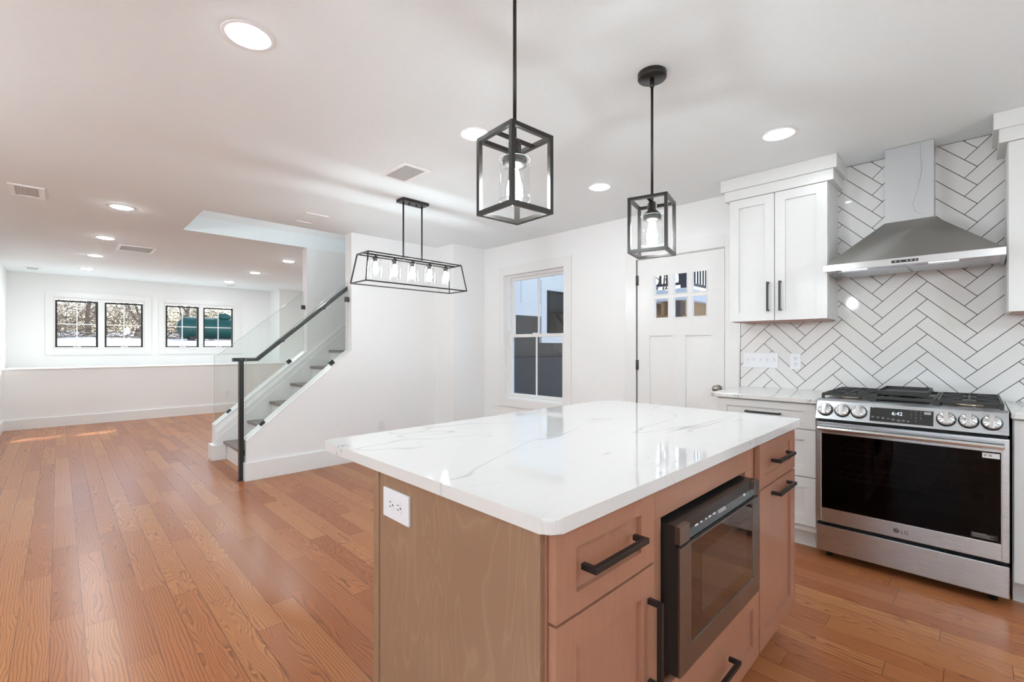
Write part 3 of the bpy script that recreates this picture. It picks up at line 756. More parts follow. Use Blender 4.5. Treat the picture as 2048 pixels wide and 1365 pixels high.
# ------------------------------------------------------------------ upper cabinets
def upper(y0, y1, splits, label, handles, x_open=None):
    e_ = empty('wall_cabinet', (3.65, (y0 + y1) / 2, 1.405), label, 'cabinet', 'white kitchen cabinets'); XF = 3.495
    m_ = MB(); m_.box(XF + .02, W - .008, y0, y1, 1.405, 2.36); m_.build('carcass', M['white_cab'], e_)
    MB().box(XF + .03, W - .01, y0 + .02, y1 - .02, 1.400, 1.405).build('bottom_panel', M['woodfront'], e_)
    m_ = MB(); m_.box(XF - .012, W - .008, y0 - .03, y1 + .03, 2.285, 2.356, .002); m_.box(XF - .030, W - .008, y0 - .05, y1 + .05, 2.354, 2.439, .002); m_.build('crown_moulding', M['white_cab'], e_)
    for (a, b_), hy in zip(splits, handles):
        m_ = MB(); shaker(m_, a, b_, 1.405, 2.283, XF, rail=.062, axis='x'); d_ = m_.build('door', M['white_cab'], e_)
        if hy is not None: pull(d_, (XF, hy, 1.475), (XF, hy, 1.665), (-.034, 0, 0))
    return e_
upper(.660, 1.268, ((.664, .967), (.971, 1.264)), 'white two-door wall cabinet left of the range hood', (.931, 1.006))
upper(-1.1, -.118, ((-.60, -.122), (-1.1, -.604)), 'white wall cabinet right of the range hood, cut by the photo edge', (-.57, -.634))

# ------------------------------------------------------------------ range hood
hd = empty('range_hood', (3.6, .27, 1.675), 'stainless steel pyramid range hood with bare metal duct above the stove', 'range hood')
HYA, HYB, HXF = -.109, .648, 3.30; z0, z1 = 1.676, 1.715
m = MB(); m.box(HXF, HXF + .012, HYA, HYB, z0, z1, .002); m.box(HXF + .012, W - .008, HYA, HYA + .012, z0, z1); m.box(HXF + .012, W - .008, HYB - .012, HYB, z0, z1)
m.build('canopy_lip', M['steel_lip'], hd)
m = MB(); ty0, ty1, tx, tz = .168, .393, 3.63, 1.985
m.hexa([(HXF + .004, HYA + .004, z1 - .004), (W - .008, HYA + .004, z1 - .004), (W - .008, HYB - .004, z1 - .004), (HXF + .004, HYB - .004, z1 - .004), (tx, ty0, tz), (W - .008, ty0, tz), (W - .008, ty1, tz), (tx, ty1, tz)])
m.build('canopy', M['steel_hood'], hd)
m = MB(); m.box(HXF + .012, W - .01, HYA + .012, HYB - .012, 1.688, 1.700); und = m.build('underside', M['steel_lip'], hd)
m = MB()
for a, b_ in ((HYA + .05, .262), (.276, HYB - .05)): m.box(HXF + .16, W - .06, a, b_, 1.682, 1.689, .002)
m.build('filter', M['steel'], hd)
for y in (.51, .12):
    MB().box(HXF + .07, HXF + .115, y - .06, y + .06, 1.684, 1.6885).build('light_strip', M['hoodled'], hd)
m = MB(); m.box(HXF - .0015, HXF, .215, .328, 1.688, 1.702); pn = m.build('control_strip', M['blackgloss'], hd)
for y in (.31, .29, .262, .244, .226): MB().box(HXF - .0022, HXF - .0014, y - .003, y + .003, 1.693, 1.697).build('button', M['printw'], pn)
m = MB(); m.box(tx, W - .008, ty0 + .001, ty1 - .001, tz - .002, H - .003); m.build('duct_cover', M['duct'], hd)
# seam line on the duct
m = MB()
pts = [(tx - .001, .225, 2.43), (tx - .001, .228, 2.36), (tx - .001, .222, 2.26), (tx - .001, .243, 2.15), (tx - .001, .262, 2.08), (tx - .001, .25, 2.03), (tx - .001, .225, 2.01)]
m.tube(pts, .0009, 6); m.build('duct_seam', M['duct'], hd)

# ------------------------------------------------------------------ range
rg = empty('gas_range', (3.45, .27, 0), 'stainless steel gas range with six knobs and black oven window', 'range')
XF = 3.135
m = MB(); m.box(3.20, 3.775, RY0 + .004, RY0 + .02, .05, .905); m.box(3.20, 3.775, RY1 - .02, RY1 - .004, .05, .905); m.box(3.76, 3.775, RY0 + .004, RY1 - .004, .05, .905)
m.box(3.20, 3.775, RY0 + .004, RY1 - .004, .05, .225); m.box(3.20, 3.775, RY0 + .004, RY1 - .004, .80, .905); m.box(3.18, 3.22, RY0 + .006, RY1 - .006, .195, .225); m.box(3.16, 3.22, RY0 + .006, RY1 - .006, .785, .82)
m.build('body', M['gap'], rg)
MB().box(3.755, 3.76, RY0 + .02, RY1 - .02, .225, .80).build('oven_cavity', M['cavity'], rg)
ck = MB()
for z in (.45, .60):
    for y in [RY0 + .06 + i * .05 for i in range(13)]: pass
    ck.tube([(3.27, RY0 + .06, z), (3.27, RY1 - .06, z)], .003, 6); ck.tube([(3.42, RY0 + .06, z + .004), (3.42, RY1 - .06, z + .004)], .0025, 6); ck.tube([(3.60, RY0 + .06, z), (3.60, RY1 - .06, z)], .0025, 6)
    for i in range(14):
        y = RY0 + .08 + i * .047; ck.tube([(3.27, y, z), (3.70, y, z)], .0015, 5)
ck.build('oven_rack', M['rack'], rg)
m = MB(); m.box(XF, 3.20, RY0, RY1, .048, .196, .004); m.build('storage_drawer', M['steel'], rg)
for y in (RY0 + .05, RY1 - .05):
    for x in (3.22, 3.72): MB().tube([(x, y, 0), (x, y, .05)], .016, 12).build('foot', M['gap'], rg)
gy0, gy1, gz0, gz1 = -.088, .625, .295, .727
m = MB(); m.box(XF, 3.175, RY0, gy0, .216, .790, .002); m.box(XF, 3.175, gy1, RY1, .216, .790, .002); m.box(XF, 3.175, gy0 - .001, gy1 + .001, .216, gz0, .002); m.box(XF, 3.175, gy0 - .001, gy1 + .001, gz1, .790, .002)
od = m.build('oven_door', M['steel'], rg)
M['ovenglass'] = glass('oven_glass', (.30, .30, .34), .5, 1.4)
MB().box(XF + .004, XF + .010, gy0, gy1, gz0, gz1).build('oven_window', M['ovenglass'], od)
m = MB(); bt = .002
m.box(XF - .001, XF + .005, gy0, gy0 + bt, gz0, gz1); m.box(XF - .001, XF + .005, gy1 - bt, gy1, gz0, gz1); m.box(XF - .001, XF + .005, gy0, gy1, gz0, gz0 + bt); m.box(XF - .001, XF + .005, gy0, gy1, gz1 - bt, gz1)
m.build('window_bead', M['steel_lip'], od)
m = MB()   # wide curved handle
hp = [(.0, .773), (-.004, .776), (-.046, .768), (-.050, .758), (-.048, .748), (-.040, .745), (-.036, .752), (-.037, .760), (0, .765)]
m.prism([(XF + a, b_) for a, b_ in hp], gy0 - .008, gy1 + .010, 'y'); m.build('handle', M['steel_lip'], od)
m = MB(); m.box(XF - .0008, XF + .004, -.082, -.024, .694, .718); st_ = m.build('sticker', M['label'], od)
m = MB(); m.lathe([(0, -.0002), (.0045, -.0002), (.0045, 0), (0, 0)], (XF - .0008, -.034, .706), 10, 'x'); m.box(XF - .0013, XF - .0008, -.056, -.046, .702, .711); m.build('sticker_print', M['print'], st_)
m = MB(); m.box(XF + .003, XF + .004, -.075, .015, .306, .330); ls = m.build('warning_label', M['blackgloss'], od)
m = MB()
for z, y in ((.326, -.04), (.321, -.062), (.315, -.05), (.309, -.062)): m.box(XF + .0025, XF + .003, y, .010, z - .0008, z + .0008)
m.build('label_print', M['print'], ls)
# emblem and letters on the door foot rail
m = MB(); m.lathe([(0, -.0006), (.0125, -.0006), (.0125, .0005), (0, .0005)], (XF - .0004, .292, .2535), 24, 'x'); em = m.build('brand_badge', M['logo'], od)
m = MB()
for k_ in range(14):
    a = R(60 + k_ * 21); a2 = R(60 + (k_ + 1) * 21); m.bar((XF - .0012, .292 - .009 * math.cos(a), .2535 + .009 * math.sin(a)), (XF - .0012, .292 - .009 * math.cos(a2), .2535 + .009 * math.sin(a2)), .0012)
m.box(XF - .0016, XF - .0010, .2915, .2928, .2485, .2585); m.box(XF - .0016, XF - .0010, .286, .2928, .2485, .2498); m.lathe([(0, 0), (.0013, 0), (.0013, .0006), (0, .0006)], (XF - .0016, .2965, .257), 8, 'x'); m.build('badge_lines', M['steel_lip'], em)
t = text('brand_letters', 'LG', .026, (XF - .0006, .258, .2515), (R(90), 0, R(-90)), M['logo'], od)
# control panel (sloping)
def cpz(x, z): return x
CB, CT = (3.108, .812), (3.150, .908)
m = MB(); m.prism([(CB[0], CB[1]), (3.23, CB[1]), (3.23, .921), (3.165, .921), (CT[0], CT[1] + .003)], RY0 + .002, RY1 - .002, 'y'); cpn = m.build('control_panel', M['steel'], rg)
cn = Vector((-(CT[1] - CB[1]), 0, (CT[0] - CB[0]))).normalized(); ct_ = Vector((CT[0] - CB[0], 0, CT[1] - CB[1])).normalized()
def cpp(y, t, o=0): p = Vector((CB[0], y, CB[1])) + ct_ * t + cn * o; return p
def cbox(m_, ya, yb, t0, t1, o0, o1):
    a = [cpp(ya, t0, o0), cpp(yb, t0, o0), cpp(yb, t0, o1), cpp(ya, t0, o1), cpp(ya, t1, o0), cpp(yb, t1, o0), cpp(yb, t1, o1), cpp(ya, t1, o1)]
    m_.hexa([tuple(p) for p in a])
m = MB(); cbox(m, .147, .401, .012, .096, -.001, .001); dsp = m.build('display', M['blackgloss'], cpn)
rot_cp = Matrix((Vector((0, -1, 0)), ct_, cn)).transposed().to_euler()
tx_ = text('clock_digits', '6:42', .026, tuple(cpp(.288, .062, .0012)), rot_cp, M['digits'], dsp)
for i in range(10):
    r_, c2 = divmod(i, 3); y = .232 - c2 * .0185; tt = .080 - r_ * .0165
    if i == 9: y = .232 - .0185; tt = .080 - 3 * .0165
    text('keypad_digit', str((i + 1) % 10), .0095, tuple(cpp(y, tt, .0012)), rot_cp, M['print'], dsp, .0001)
for y, l_, tt in ((.388, .013, .038), (.366, .011, .036), (.345, .012, .035), (.323, .010, .033), (.303, .014, .031), (.281, .014, .029), (.262, .014, .030), (.243, .012, .028), (.388, .010, .088)):
    m = MB(); cbox(m, y - l_ / 2, y + l_ / 2, tt - .0012, tt + .0012, .001, .0013); m.build('button_print', M['print'], dsp)
    if l_ > .0105: m = MB(); cbox(m, y - l_ / 3, y + l_ / 3, tt - .0062, tt - .0042, .001, .0013); m.build('button_print', M['print'], dsp)
m = MB(); cbox(m, .156, .183, .070, .084, .001, .0013); m.build('button_print', M['print'], dsp)
mk = MB()
for y in (.604, .524, .449, .101, .022, -.056):
    k_ = empty('knob', cpp(y, .054, 0)); k_.parent = cpn; k_.location = cpp(y, .054, 0) - wloc(cpn)
    k_.rotation_euler = Matrix((Vector((0, -1, 0)), ct_, cn)).transposed().to_euler()
    base_ = MB(); base_.lathe([(0, 0), (.0375, 0), (.0375, .006), (.034, .010), (0, .010)], (0, 0, 0), 28); bo = base_.build('knob_ring', M['blackgloss'], k_, Vector((0, 0, 0)))
    km = MB(); km.lathe([(.033, .008), (.0315, .022), (.029, .025), (0, .025)], (0, 0, 0), 28); kc = km.build('knob_cap', M['knobsteel'], k_, Vector((0, 0, 0)))
    km = MB(); km.box(-.0085, .0085, -.0315, .0315, .024, .040, .002); km.build('knob_grip', M['knobsteel'], kc, Vector((0, 0, 0)))
    km = MB()
    for a in range(0, 180, 30):
        if a in (90,): continue
        v_ = Vector((math.cos(R(a)), math.sin(R(a)), 0)) * .029; km.bar(tuple(-v_ + Vector((0, 0, .0250))), tuple(v_ + Vector((0, 0, .0250))), .0022)
    km.build('knob_groove', M['knobdark'], kc, Vector((0, 0, 0)))
# cooktop
m = MB(); m.box(3.165, 3.775, RY0, RY1, .905, .918, .003); m.build('cooktop_rim', M['steel_lip'], rg)
m = MB(); m.box(3.20, 3.76, RY0 + .025, RY1 - .025, .918, .920); m.build('cooktop_plate', M['enamel'], rg)
for x, y, r_ in ((3.33, .515, .045), (3.60, .515, .036), (3.33, .025, .050), (3.60, .025, .036), (3.47, .27, .04)):
    m = MB(); m.lathe([(r_ * 1.15, .920), (r_ * 1.1, .930), (r_ * .95, .932), (r_ * .95, .938), (0, .938)], (x, y, 0), 24); bb = m.build('burner', M['burner'], rg)
    m = MB(); m.lathe([(r_ * .8, .938), (r_ * .8, .944), (r_ * .7, .946), (0, .946)], (x, y, 0), 24); m.build('burner_cap', M['iron'], bb)
def grate(y0, y1, x0=3.20, x1=3.755):
    g_ = MB(); zt = .953; t = .010
    for y in (y0, y1): g_.box(x0, x1, y - t / 2, y + t / 2, zt - .014, zt, .002)
    for x in (x0, (x0 + x1) / 2, x1): g_.box(x - t / 2, x + t / 2, y0, y1, zt - .014, zt, .002)
    yc = (y0 + y1) / 2
    for xc in ((x0 * 3 + x1) / 4 , (x0 + 3 * x1) / 4):
        for dx, dy in ((1, 0), (-1, 0), (0, 1), (0, -1)):
            if dx: g_.box(xc + dx * .03, xc + dx * .139, yc - t / 2, yc + t / 2, zt - .010, zt + .002, .002)
            else: g_.box(xc - t / 2, xc + t / 2, min(yc + dy * .03, y0 if dy < 0 else y1), max(yc + dy * .03, y1 if dy > 0 else y0), zt - .010, zt + .002, .002)
        for dx in (-1, 1):
            for dy in (-1, 1):
                g_.bar((xc + dx * .03, yc + dy * .03, zt - .004), (xc + dx * .135, (y1 if dy > 0 else y0), zt - .004), .008)
    for x in (x0, x1):
        for y in (y0, y1): g_.box(x - .007, x + .007, y - .007, y + .007, .919, zt - .005, .001)
    return g_.build('grate', M['iron'], rg)
grate(.405, .628); grate(-.091, .133)
g_ = MB()
for y in (.148, .392): g_.box(3.20, 3.755, y - .006, y + .006, .935, .951, .002)
for x in (3.20, 3.755): g_.box(x - .006, x + .006, .148, .392, .935, .951, .002)
for x in (3.20, 3.755):
    for y in (.148, .392): g_.box(x - .008, x + .008, y - .008, y + .008, .918, .945)
g_.build('grate', M['iron'], rg)
g_ = MB(); gx0_, gx1_, ga, gb = 3.30, 3.73, .178, .395
g_.box(gx0_, gx1_, ga, gb, .952, .960, .003)
for q in ((gx0_, gx0_ + .008, ga, gb), (gx1_ - .008, gx1_, ga, gb), (gx0_, gx1_, ga, ga + .008), (gx0_, gx1_, gb - .008, gb)): g_.box(*q, .956, .976, .002)
tag(g_.build('griddle', M['iron']), 'black cast iron griddle plate resting on the centre of the gas range', 'griddle')

# ------------------------------------------------------------------ ceiling fixtures
def downlight(x, y, label):
    e_ = empty('recessed_light', (x, y, H), label, 'ceiling light', 'recessed ceiling lights')
    m_ = MB(); m_.lathe([(.068, -.001), (.071, -.004), (.088, -.003), (.093, 0)], (x, y, H), 40); m_.build('trim_ring', M['lamp_white'], e_)
    m_ = MB(); m_.lathe([(0, -.010), (.050, -.009), (.063, -.0065), (.067, -.004), (.067, -.001), (0, -.001)], (x, y, H), 40); m_.build('lens', M['disc_far'] if y > 5 else M['disc'], e_)
    return e_
DL = [(.527, 2.0, 'largest recessed light in the ceiling at upper left'), (1.694, 2.01, 'recessed light partly behind the left pendant'),
      (2.93, .79, 'recessed light above the counter near the wall cabinet'), (2.93, 2.01, 'recessed light between the two pendants, nearest the kitchen door'),
      (.39, 5.23, 'recessed light in the left row, nearest the camera'), (.37, 6.825, 'recessed light in the left row, second from the camera'),
      (.345, 8.25, 'recessed light in the left row, third from the camera'), (.31, 9.75, 'recessed light in the left row, nearest the far windows'),
      (2.324, 6.874, 'recessed light beyond the stairs, nearest the stair wall'), (2.293, 8.329, 'middle recessed light of the row beyond the stairs'),
      (2.264, 9.825, 'recessed light beyond the stairs, nearest the far windows')]
for x, y, l_ in DL: downlight(x, y, l_)
for x, y in ((-1.2, -1.4), (1.2, -1.4), (-1.6, 1.4), (-1.6, 4.6), (3.0, -1.5)): downlight(x, y, 'recessed ceiling light in the part of the kitchen behind the camera')
# unseen glowing globes added out of view to brighten the ceiling and walls
for x, y, l_ in ((-1.7, -.6, 'added fill light globe in the kitchen behind the camera'), (-1.7, 2.9, 'added fill light globe to the left of the kitchen'), (1.9, -1.6, 'added fill light globe behind the camera, in front of the back windows')):
    e_ = empty('fill_globe', (x, y, H), l_, 'pendant light', 'added fill globes')
    MB().tube([(x, y, H), (x, y, 1.98)], .006, 10).build('rod', M['lampblack'], e_)
    MB().lathe([((.11 if x > 0 else .15) * math.sin(math.pi * k_ / 14), (.11 if x > 0 else .15) * math.cos(math.pi * k_ / 14)) for k_ in range(15)], (x, y, 1.84), 28).build('globe', M['globe'], e_)
# unseen light added at the shaft top to brighten the stairwell walls
e_ = empty('recessed_light', (2.0, 5.3, T), 'added fill light at the top of the stairwell', 'ceiling light', 'recessed ceiling lights')
MB().lathe([(0, -.01), (.09, -.01), (.09, 0), (0, 0)], (2.0, 5.3, T), 32).build('lens', M['disc'], e_)

def vent(x0, x1, y0, y1, label, slats_along='x', dark=True, n=14, name='air_vent'):
    e_ = empty(name, ((x0 + x1) / 2, (y0 + y1) / 2, H), label, 'air vent', 'ceiling air vents'); f = .032; z_ = H - .008
    m_ = MB(); m_.box(x0, x0 + f, y0, y1, z_, H, .002); m_.box(x1 - f, x1, y0, y1, z_, H, .002); m_.box(x0 + f, x1 - f, y0, y0 + f, z_, H, .002); m_.box(x0 + f, x1 - f, y1 - f, y1, z_, H, .002); m_.build('frame', M['lamp_white'], e_)
    MB().box(x0 + f, x1 - f, y0 + f, y1 - f, H - .001, H).build('backing', M['grille'], e_)
    m_ = MB()
    for i in range(n):
        if slats_along == 'x':
            y = y0 + f + (i + .5) * (y1 - y0 - 2 * f) / n; m_.box(x0 + f, x1 - f, y - .003, y + .003, H - .004, H - .002)
        else:
            x = x0 + f + (i + .5) * (x1 - x0 - 2 * f) / n; m_.box(x - .003, x + .003, y0 + f, y1 - f, H - .004, H - .002)
    m_.build('slat', M['grille'], e_)
    return e_
vent(-.275, -.08, 5.03, 5.385, 'ceiling air vent at the far left edge of the photo', 'y', True, 10)
vent(1.61, 1.83, 2.635, 2.965, 'square ceiling air vent between the left pendant and the linear chandelier', 'x', True, 20)
vent(.50, .865, 7.13, 7.53, 'ceiling air vent left of the stair opening between two recessed lights', 'x', True, 12)
vent(-.385, -.20, 10.13, 10.37, 'small ceiling air vent in the far left corner above the windows', 'x', True, 8)
vent(2.30, 2.50, 10.2, 10.38, 'small ceiling air vent beside the recessed light nearest the far windows', 'x', True, 8)
e_ = empty('access_panel', (1.69, 4.43, H), 'plain white square access panel in the ceiling before the stairs', 'access panel')
m_ = MB(); x0, x1, y0, y1 = 1.592, 1.79, 4.245, 4.61; f = .025
for q in ((x0, x0 + f, y0, y1), (x1 - f, x1, y0, y1), (x0 + f, x1 - f, y0, y0 + f), (x0 + f, x1 - f, y1 - f, y1)): m_.box(*q, H - .007, H, .002)
m_.build('frame', M['lamp_white'], e_); MB().box(x0 + f, x1 - f, y0 + f, y1 - f, H - .002, H).build('door', M['ceil'], e_)

# ------------------------------------------------------------------ bulbs and pendants
def bulb(parent, c, ln=.118, r=.030, glow='bulbmat'):
    """filament bulb hanging from c (socket bottom) in local coordinates of parent"""
    Z0 = Vector((0, 0, 0)); x, y, z = c
    m_ = MB(); m_.lathe([(.012, 0), (.013, -.012), (.016, -.028), (r * .93, -ln * .58), (r, -ln * .68), (r * .93, -ln * .80), (r * .6, -ln * .93), (0, -ln)], c, 20)
    b_ = m_.build('bulb', M['bulbglass'], parent, Z0)
    m_ = MB(); m_.lathe([(0, -.010), (.010, -.014), (.013, -.030), (r * .78, -ln * .55), (r * .84, -ln * .68), (r * .62, -ln * .84), (0, -ln * .95)], c, 16)
    m_.build('filament', M[glow], b_, Z0)
    return b_
def pendant(x, y, ang, label, tilt_px=0):
    e_ = empty('pendant_light', (x, y, H), label, 'pendant light', 'black cage pendants over the island'); Z0 = Vector((0, 0, 0))
    a = .085; zt, zb = 1.876 - H, 1.633 - H; t = .0135; h = a - t / 2
    m_ = MB(); m_.lathe([(0, 0), (.062, 0), (.062, -.022), (.060, -.025), (0, -.025)], (0, 0, 0), 36); m_.lathe([(.010, -.025), (.010, -.06), (.0065, -.064)], (0, 0, 0), 16)
    m_.build('ceiling_canopy', M['lampblack'], e_, Z0)
    m_ = MB(); m_.tube([(tilt_px * -CX * 0 + tilt_px * -SX * 1.0, tilt_px * CX, -.02), (0, 0, zt + .0)], .0058, 14); m_.build('rod', M['lampblack'], e_, Z0)
    m_ = MB(); ca, sa_ = math.cos(ang), math.sin(ang)
    def rt(u, v): return (u * ca - v * sa_, u * sa_ + v * ca)
    t_ = bmesh.new()
    mm = MB()
    for u in (-h, h):
        for v in (-h, h): mm.box(u - t / 2, u + t / 2, v - t / 2, v + t / 2, zb, zt, .0008)
    for z in (zb + t / 2, zt - t / 2):
        for v in (-h, h): mm.box(-h, h, v - t / 2, v + t / 2, z - t / 2, z + t / 2, .0008); mm.box(v - t / 2, v + t / 2, -h, h, z - t / 2, z + t / 2, .0008)
    mm.box(-h, h, -.008, .008, zt - .010, zt - .004); 
    bmesh.ops.rotate(mm.bm, cent=(0, 0, 0), matrix=Matrix.Rotation(ang, 3, 'Z'), verts=mm.bm.verts)
    mm.build('cage', M['lampblack'], e_, Z0); t_.free()
    m_ = MB(); m_.lathe([(.0075, zt - .004), (.015, zt - .010), (.020, zt - .018), (.020, zt - .048), (.036, zt - .062), (.038, zt - .070), (.038, zt - .088), (.016, zt - .092), (.016, zt - .062)], (0, 0, 0), 28)
    m_.build('socket', M['lampblack'], e_, Z0)
    m_ = MB(); r_ = .047
    m_.lathe([(r_ * .8, zt - .070), (r_, zt - .071), (r_, zb + .045)], (0, 0, 0), 40)
    bmesh.ops.delete(m_.bm, geom=[f for f in m_.bm.faces if len(f.verts) > 8], context='FACES_ONLY')
    sh = m_.build('glass_shade', M['shade'], e_, Z0)
    m_ = MB()
    for z in (zt - .070, zb + .045): m_.tube([(r_ * math.cos(2 * math.pi * k_ / 40), r_ * math.sin(2 * math.pi * k_ / 40), z) for k_ in range(41)], .0009, 6, cap=False)
    m_.build('shade_rim', M['glass_edge'], sh, Z0)
    bulb(e_, (0, 0, zt - .086), .118)
    return e_
pr_ = pendant(1.877, 1.011, 0, 'black cage pendant light nearer the kitchen door, hanging at right over the island')
pl_ = pendant(1.010, 1.009, 0, 'black cage pendant light hanging nearest the camera at left over the island')
# orientation of the two cages differs slightly, as hung
def rotcage(p, a):
    for ch in p.children:
        if ch.name.startswith('cage'): ch.rotation_euler = (0, 0, a)
rotcage(pr_, R(14)); rotcage(pl_, R(-4))

# ------------------------------------------------------------------ linear chandelier
ch = empty('chandelier', (2.11, 3.315, H), 'long black linear chandelier with five bulbs over the dining area', 'chandelier')
Z0 = Vector((0, 0, 0)); cx, cy = 2.112, 3.318
def L(x, y, z): return (x - 2.11, y - 3.315, z - H)
m = MB(); m.box(-.124, .124, -.055, .055, -.024, 0, .002)
m.build('ceiling_canopy', M['lampblack'], ch, Z0)
m = MB()
for x in (-.035, .035): m.lathe([(0, -.036), (.006, -.036), (.006, -.024), (0, -.024)], (x, 0, 0), 12)
m.build('canopy_screw', M['lampblack'], ch, Z0)
for x in (-.088, .092): MB().tube([(x, .005, -.02), (x, .005, 1.945 - H)], .0065, 12).build('rod', M['lampblack'], ch, Z0)
TT = [(1.665, 3.232), (2.558, 3.232), (2.558, 3.412), (1.665, 3.412)]; BB = [(1.628, 3.192), (2.588, 3.192), (2.588, 3.447), (1.628, 3.447)]
zt, zb = 1.948, 1.72; m = MB()
for i in range(4):
    j = (i + 1) % 4
    m.bar(L(*TT[i], zt), L(*TT[j], zt), .0095); m.bar(L(*BB[i], zb), L(*BB[j], zb), .0095); m.bar(L(*TT[i], zt), L(*BB[i], zb), .0095)
m.bar(L(1.665, 3.322, zt), L(2.558, 3.322, zt), .012); m.build('frame', M['lampblack'], ch, Z0)
for i in range(5):
    x = 1.775 + i * .169
    m = MB(); c_ = L(x, 3.322, zt); m.lathe([(.008, 0), (.008, -.012), (.024, -.016), (.026, -.030), (.018, -.034), (.018, -.052), (.010, -.054)], c_, 20); m.build('socket', M['lampblack'], ch, Z0)
    m = MB(); m.lathe([(.026, -.028), (.040, -.034), (.046, -.060), (.047, -.175)], c_, 28); bmesh.ops.delete(m.bm, geom=[f for f in m.bm.faces if len(f.verts) > 8], context='FACES_ONLY'); m.build('glass_shade', M['shade'], ch, Z0)
    bulb(ch, (c_[0], c_[1], c_[2] - .045), .112, .028, 'bulbmat5')

# ------------------------------------------------------------------ outdoors
def ground(name, x0, x1, y0, y1, f, nx, ny, mat, label):
    b_ = MB(); vs = [[b_.bm.verts.new((x0 + (x1 - x0) * i / nx, y0 + (y1 - y0) * j / ny, f(x0 + (x1 - x0) * i / nx, y0 + (y1 - y0) * j / ny))) for i in range(nx + 1)] for j in range(ny + 1)]
    for j in range(ny):
        for i in range(nx): b_.bm.faces.new((vs[j][i], vs[j][i + 1], vs[j + 1][i + 1], vs[j + 1][i])).smooth = True
    o = b_.build(name, mat); o['kind'] = 'structure'; o['label'] = label; return o
def gz(x, y): return 1.02 + .038 * (y - 11.1) + .03 * math.sin(x * .9 + y * .5) + .02 * math.sin(x * 2.1 - y)
ground('ground_snow', -22, 30, 11.08, 50, gz, 60, 50, M['snow'], 'snowy yard beyond the far windows')
ground('ground_side_yard', 3.96, 26, -12, 11.0, lambda x, y: -.08 + .01 * math.sin(x + y), 20, 20, M['snow'], 'side yard outside the kitchen door')
ground('ground_left_yard', -30, KX - .13, -20, 11.0, lambda x, y: -.1, 4, 4, M['snow'], 'yard left of the house')

ground('ground_left_side', KX - .13, LW - .12, 6.43, 11.0, lambda x, y: -.1, 2, 2, M['snow'], 'snow beside the left wall')

# propane tank
tk = empty('propane_tank', (5.2, 24, 1.5), 'green horizontal propane tank in the snow outside the far right window', 'tank')
m = MB(); r_ = .475; x0, x1, yt, zt_ = 3.58, 6.9, 24.0, 2.045; n = 8
prof = [(r_ * math.sin(math.pi / 2 * k_ / n), x0 + r_ * .75 - r_ * .75 * math.cos(math.pi / 2 * k_ / n)) for k_ in range(n + 1)]
prof += [(r_ * math.sin(math.pi / 2 * (n - k_) / n), x1 - r_ * .75 + r_ * .75 * math.cos(math.pi / 2 * (n - k_) / n)) for k_ in range(n + 1)]
m.lathe(prof, (0, yt, zt_), 36, 'x'); m.build('tank_body', M['tank'], tk)
m = MB(); m.lathe([(.26, .42), (.26, .60), (.22, .66), (.1, .68), (0, .68)], (5.35, yt, zt_), 24); m.build('valve_dome', M['tank'], tk)
for x in (4.1, 6.3): MB().box(x - .1, x + .1, yt - .28, yt + .28, 1.38, 1.66).build('leg', M['deckpost'], tk)

# bare trees and thicket
def tree(x, y, h, r_, label, seed):
    rnd = random.Random(seed); m_ = MB(); z0 = gz(x, y) - .1
    def br(p, d, l_, rr, depth):
        pts = [p]; n_ = 4
        for i in range(n_):
            d = (d + Vector((rnd.uniform(-.25, .25), rnd.uniform(-.25, .25), rnd.uniform(-.08, .18)))).normalized(); pts.append(pts[-1] + d * l_ / n_)
        m_.tube(pts, [rr * (1 - .6 * i / n_) for i in range(n_ + 1)], 5, cap=False)
        if depth:
            for k_ in range(4 if depth > 1 else 3):
                i = rnd.randint(1, n_); dd_ = (d + Vector((rnd.uniform(-1, 1), rnd.uniform(-.8, .8), rnd.uniform(-.1, .7)))).normalized(); br(pts[i], dd_, l_ * rnd.uniform(.5, .75), rr * .45, depth - 1)
    br(Vector((x, y, z0)), Vector((0, 0, 1)), h, r_, 4)
    e_ = empty('bare_tree', (x, y, z0), label, 'tree', 'leafless trees beyond the yard'); m_.build('branches', M['bark'], e_)
TL = [(-.9, 31.5, 'leafless tree behind the left end of the thicket'), (1.2, 34, 'leafless tree behind the left far window'), (3.0, 32, 'leafless tree seen through the second pane'), (5.6, 34.5, 'leafless tree behind the left end of the green tank'), (8.4, 32, 'leafless tree behind the green tank'), (-6, 33, 'leafless tree far to the left beyond the yard'), (13, 34, 'leafless tree far to the right beyond the yard')]
for i, (x, y, l_) in enumerate(TL): tree(x, y, 3.2, .16, l_, 50 + i)
rnd = random.Random(3); m = MB()
for i in range(5200):
    x = rnd.uniform(-7, 13); y = rnd.uniform(25.2, 29.5); zg = gz(x, y)
    z = zg + 1.35 * rnd.random() ** 1.3; p = Vector((x, y, z))
    d = Vector((rnd.uniform(-1, 1), rnd.uniform(-.5, .5), rnd.uniform(-.3, 1))).normalized(); pts = [p]
    for k_ in range(3):
        d = (d + Vector((rnd.uniform(-.5, .5), rnd.uniform(-.3, .3), rnd.uniform(-.5, .4)))).normalized(); q = pts[-1] + d * rnd.uniform(.15, .4)
        q.z = max(q.z, zg + .02); pts.append(q)
    m.tube(pts, rnd.uniform(.005, .014), 3, cap=False)
o = m.build('thicket', M['twig']); tag(o, 'tangled dry brush along the far edge of the snowy yard', 'brush', kind='stuff')

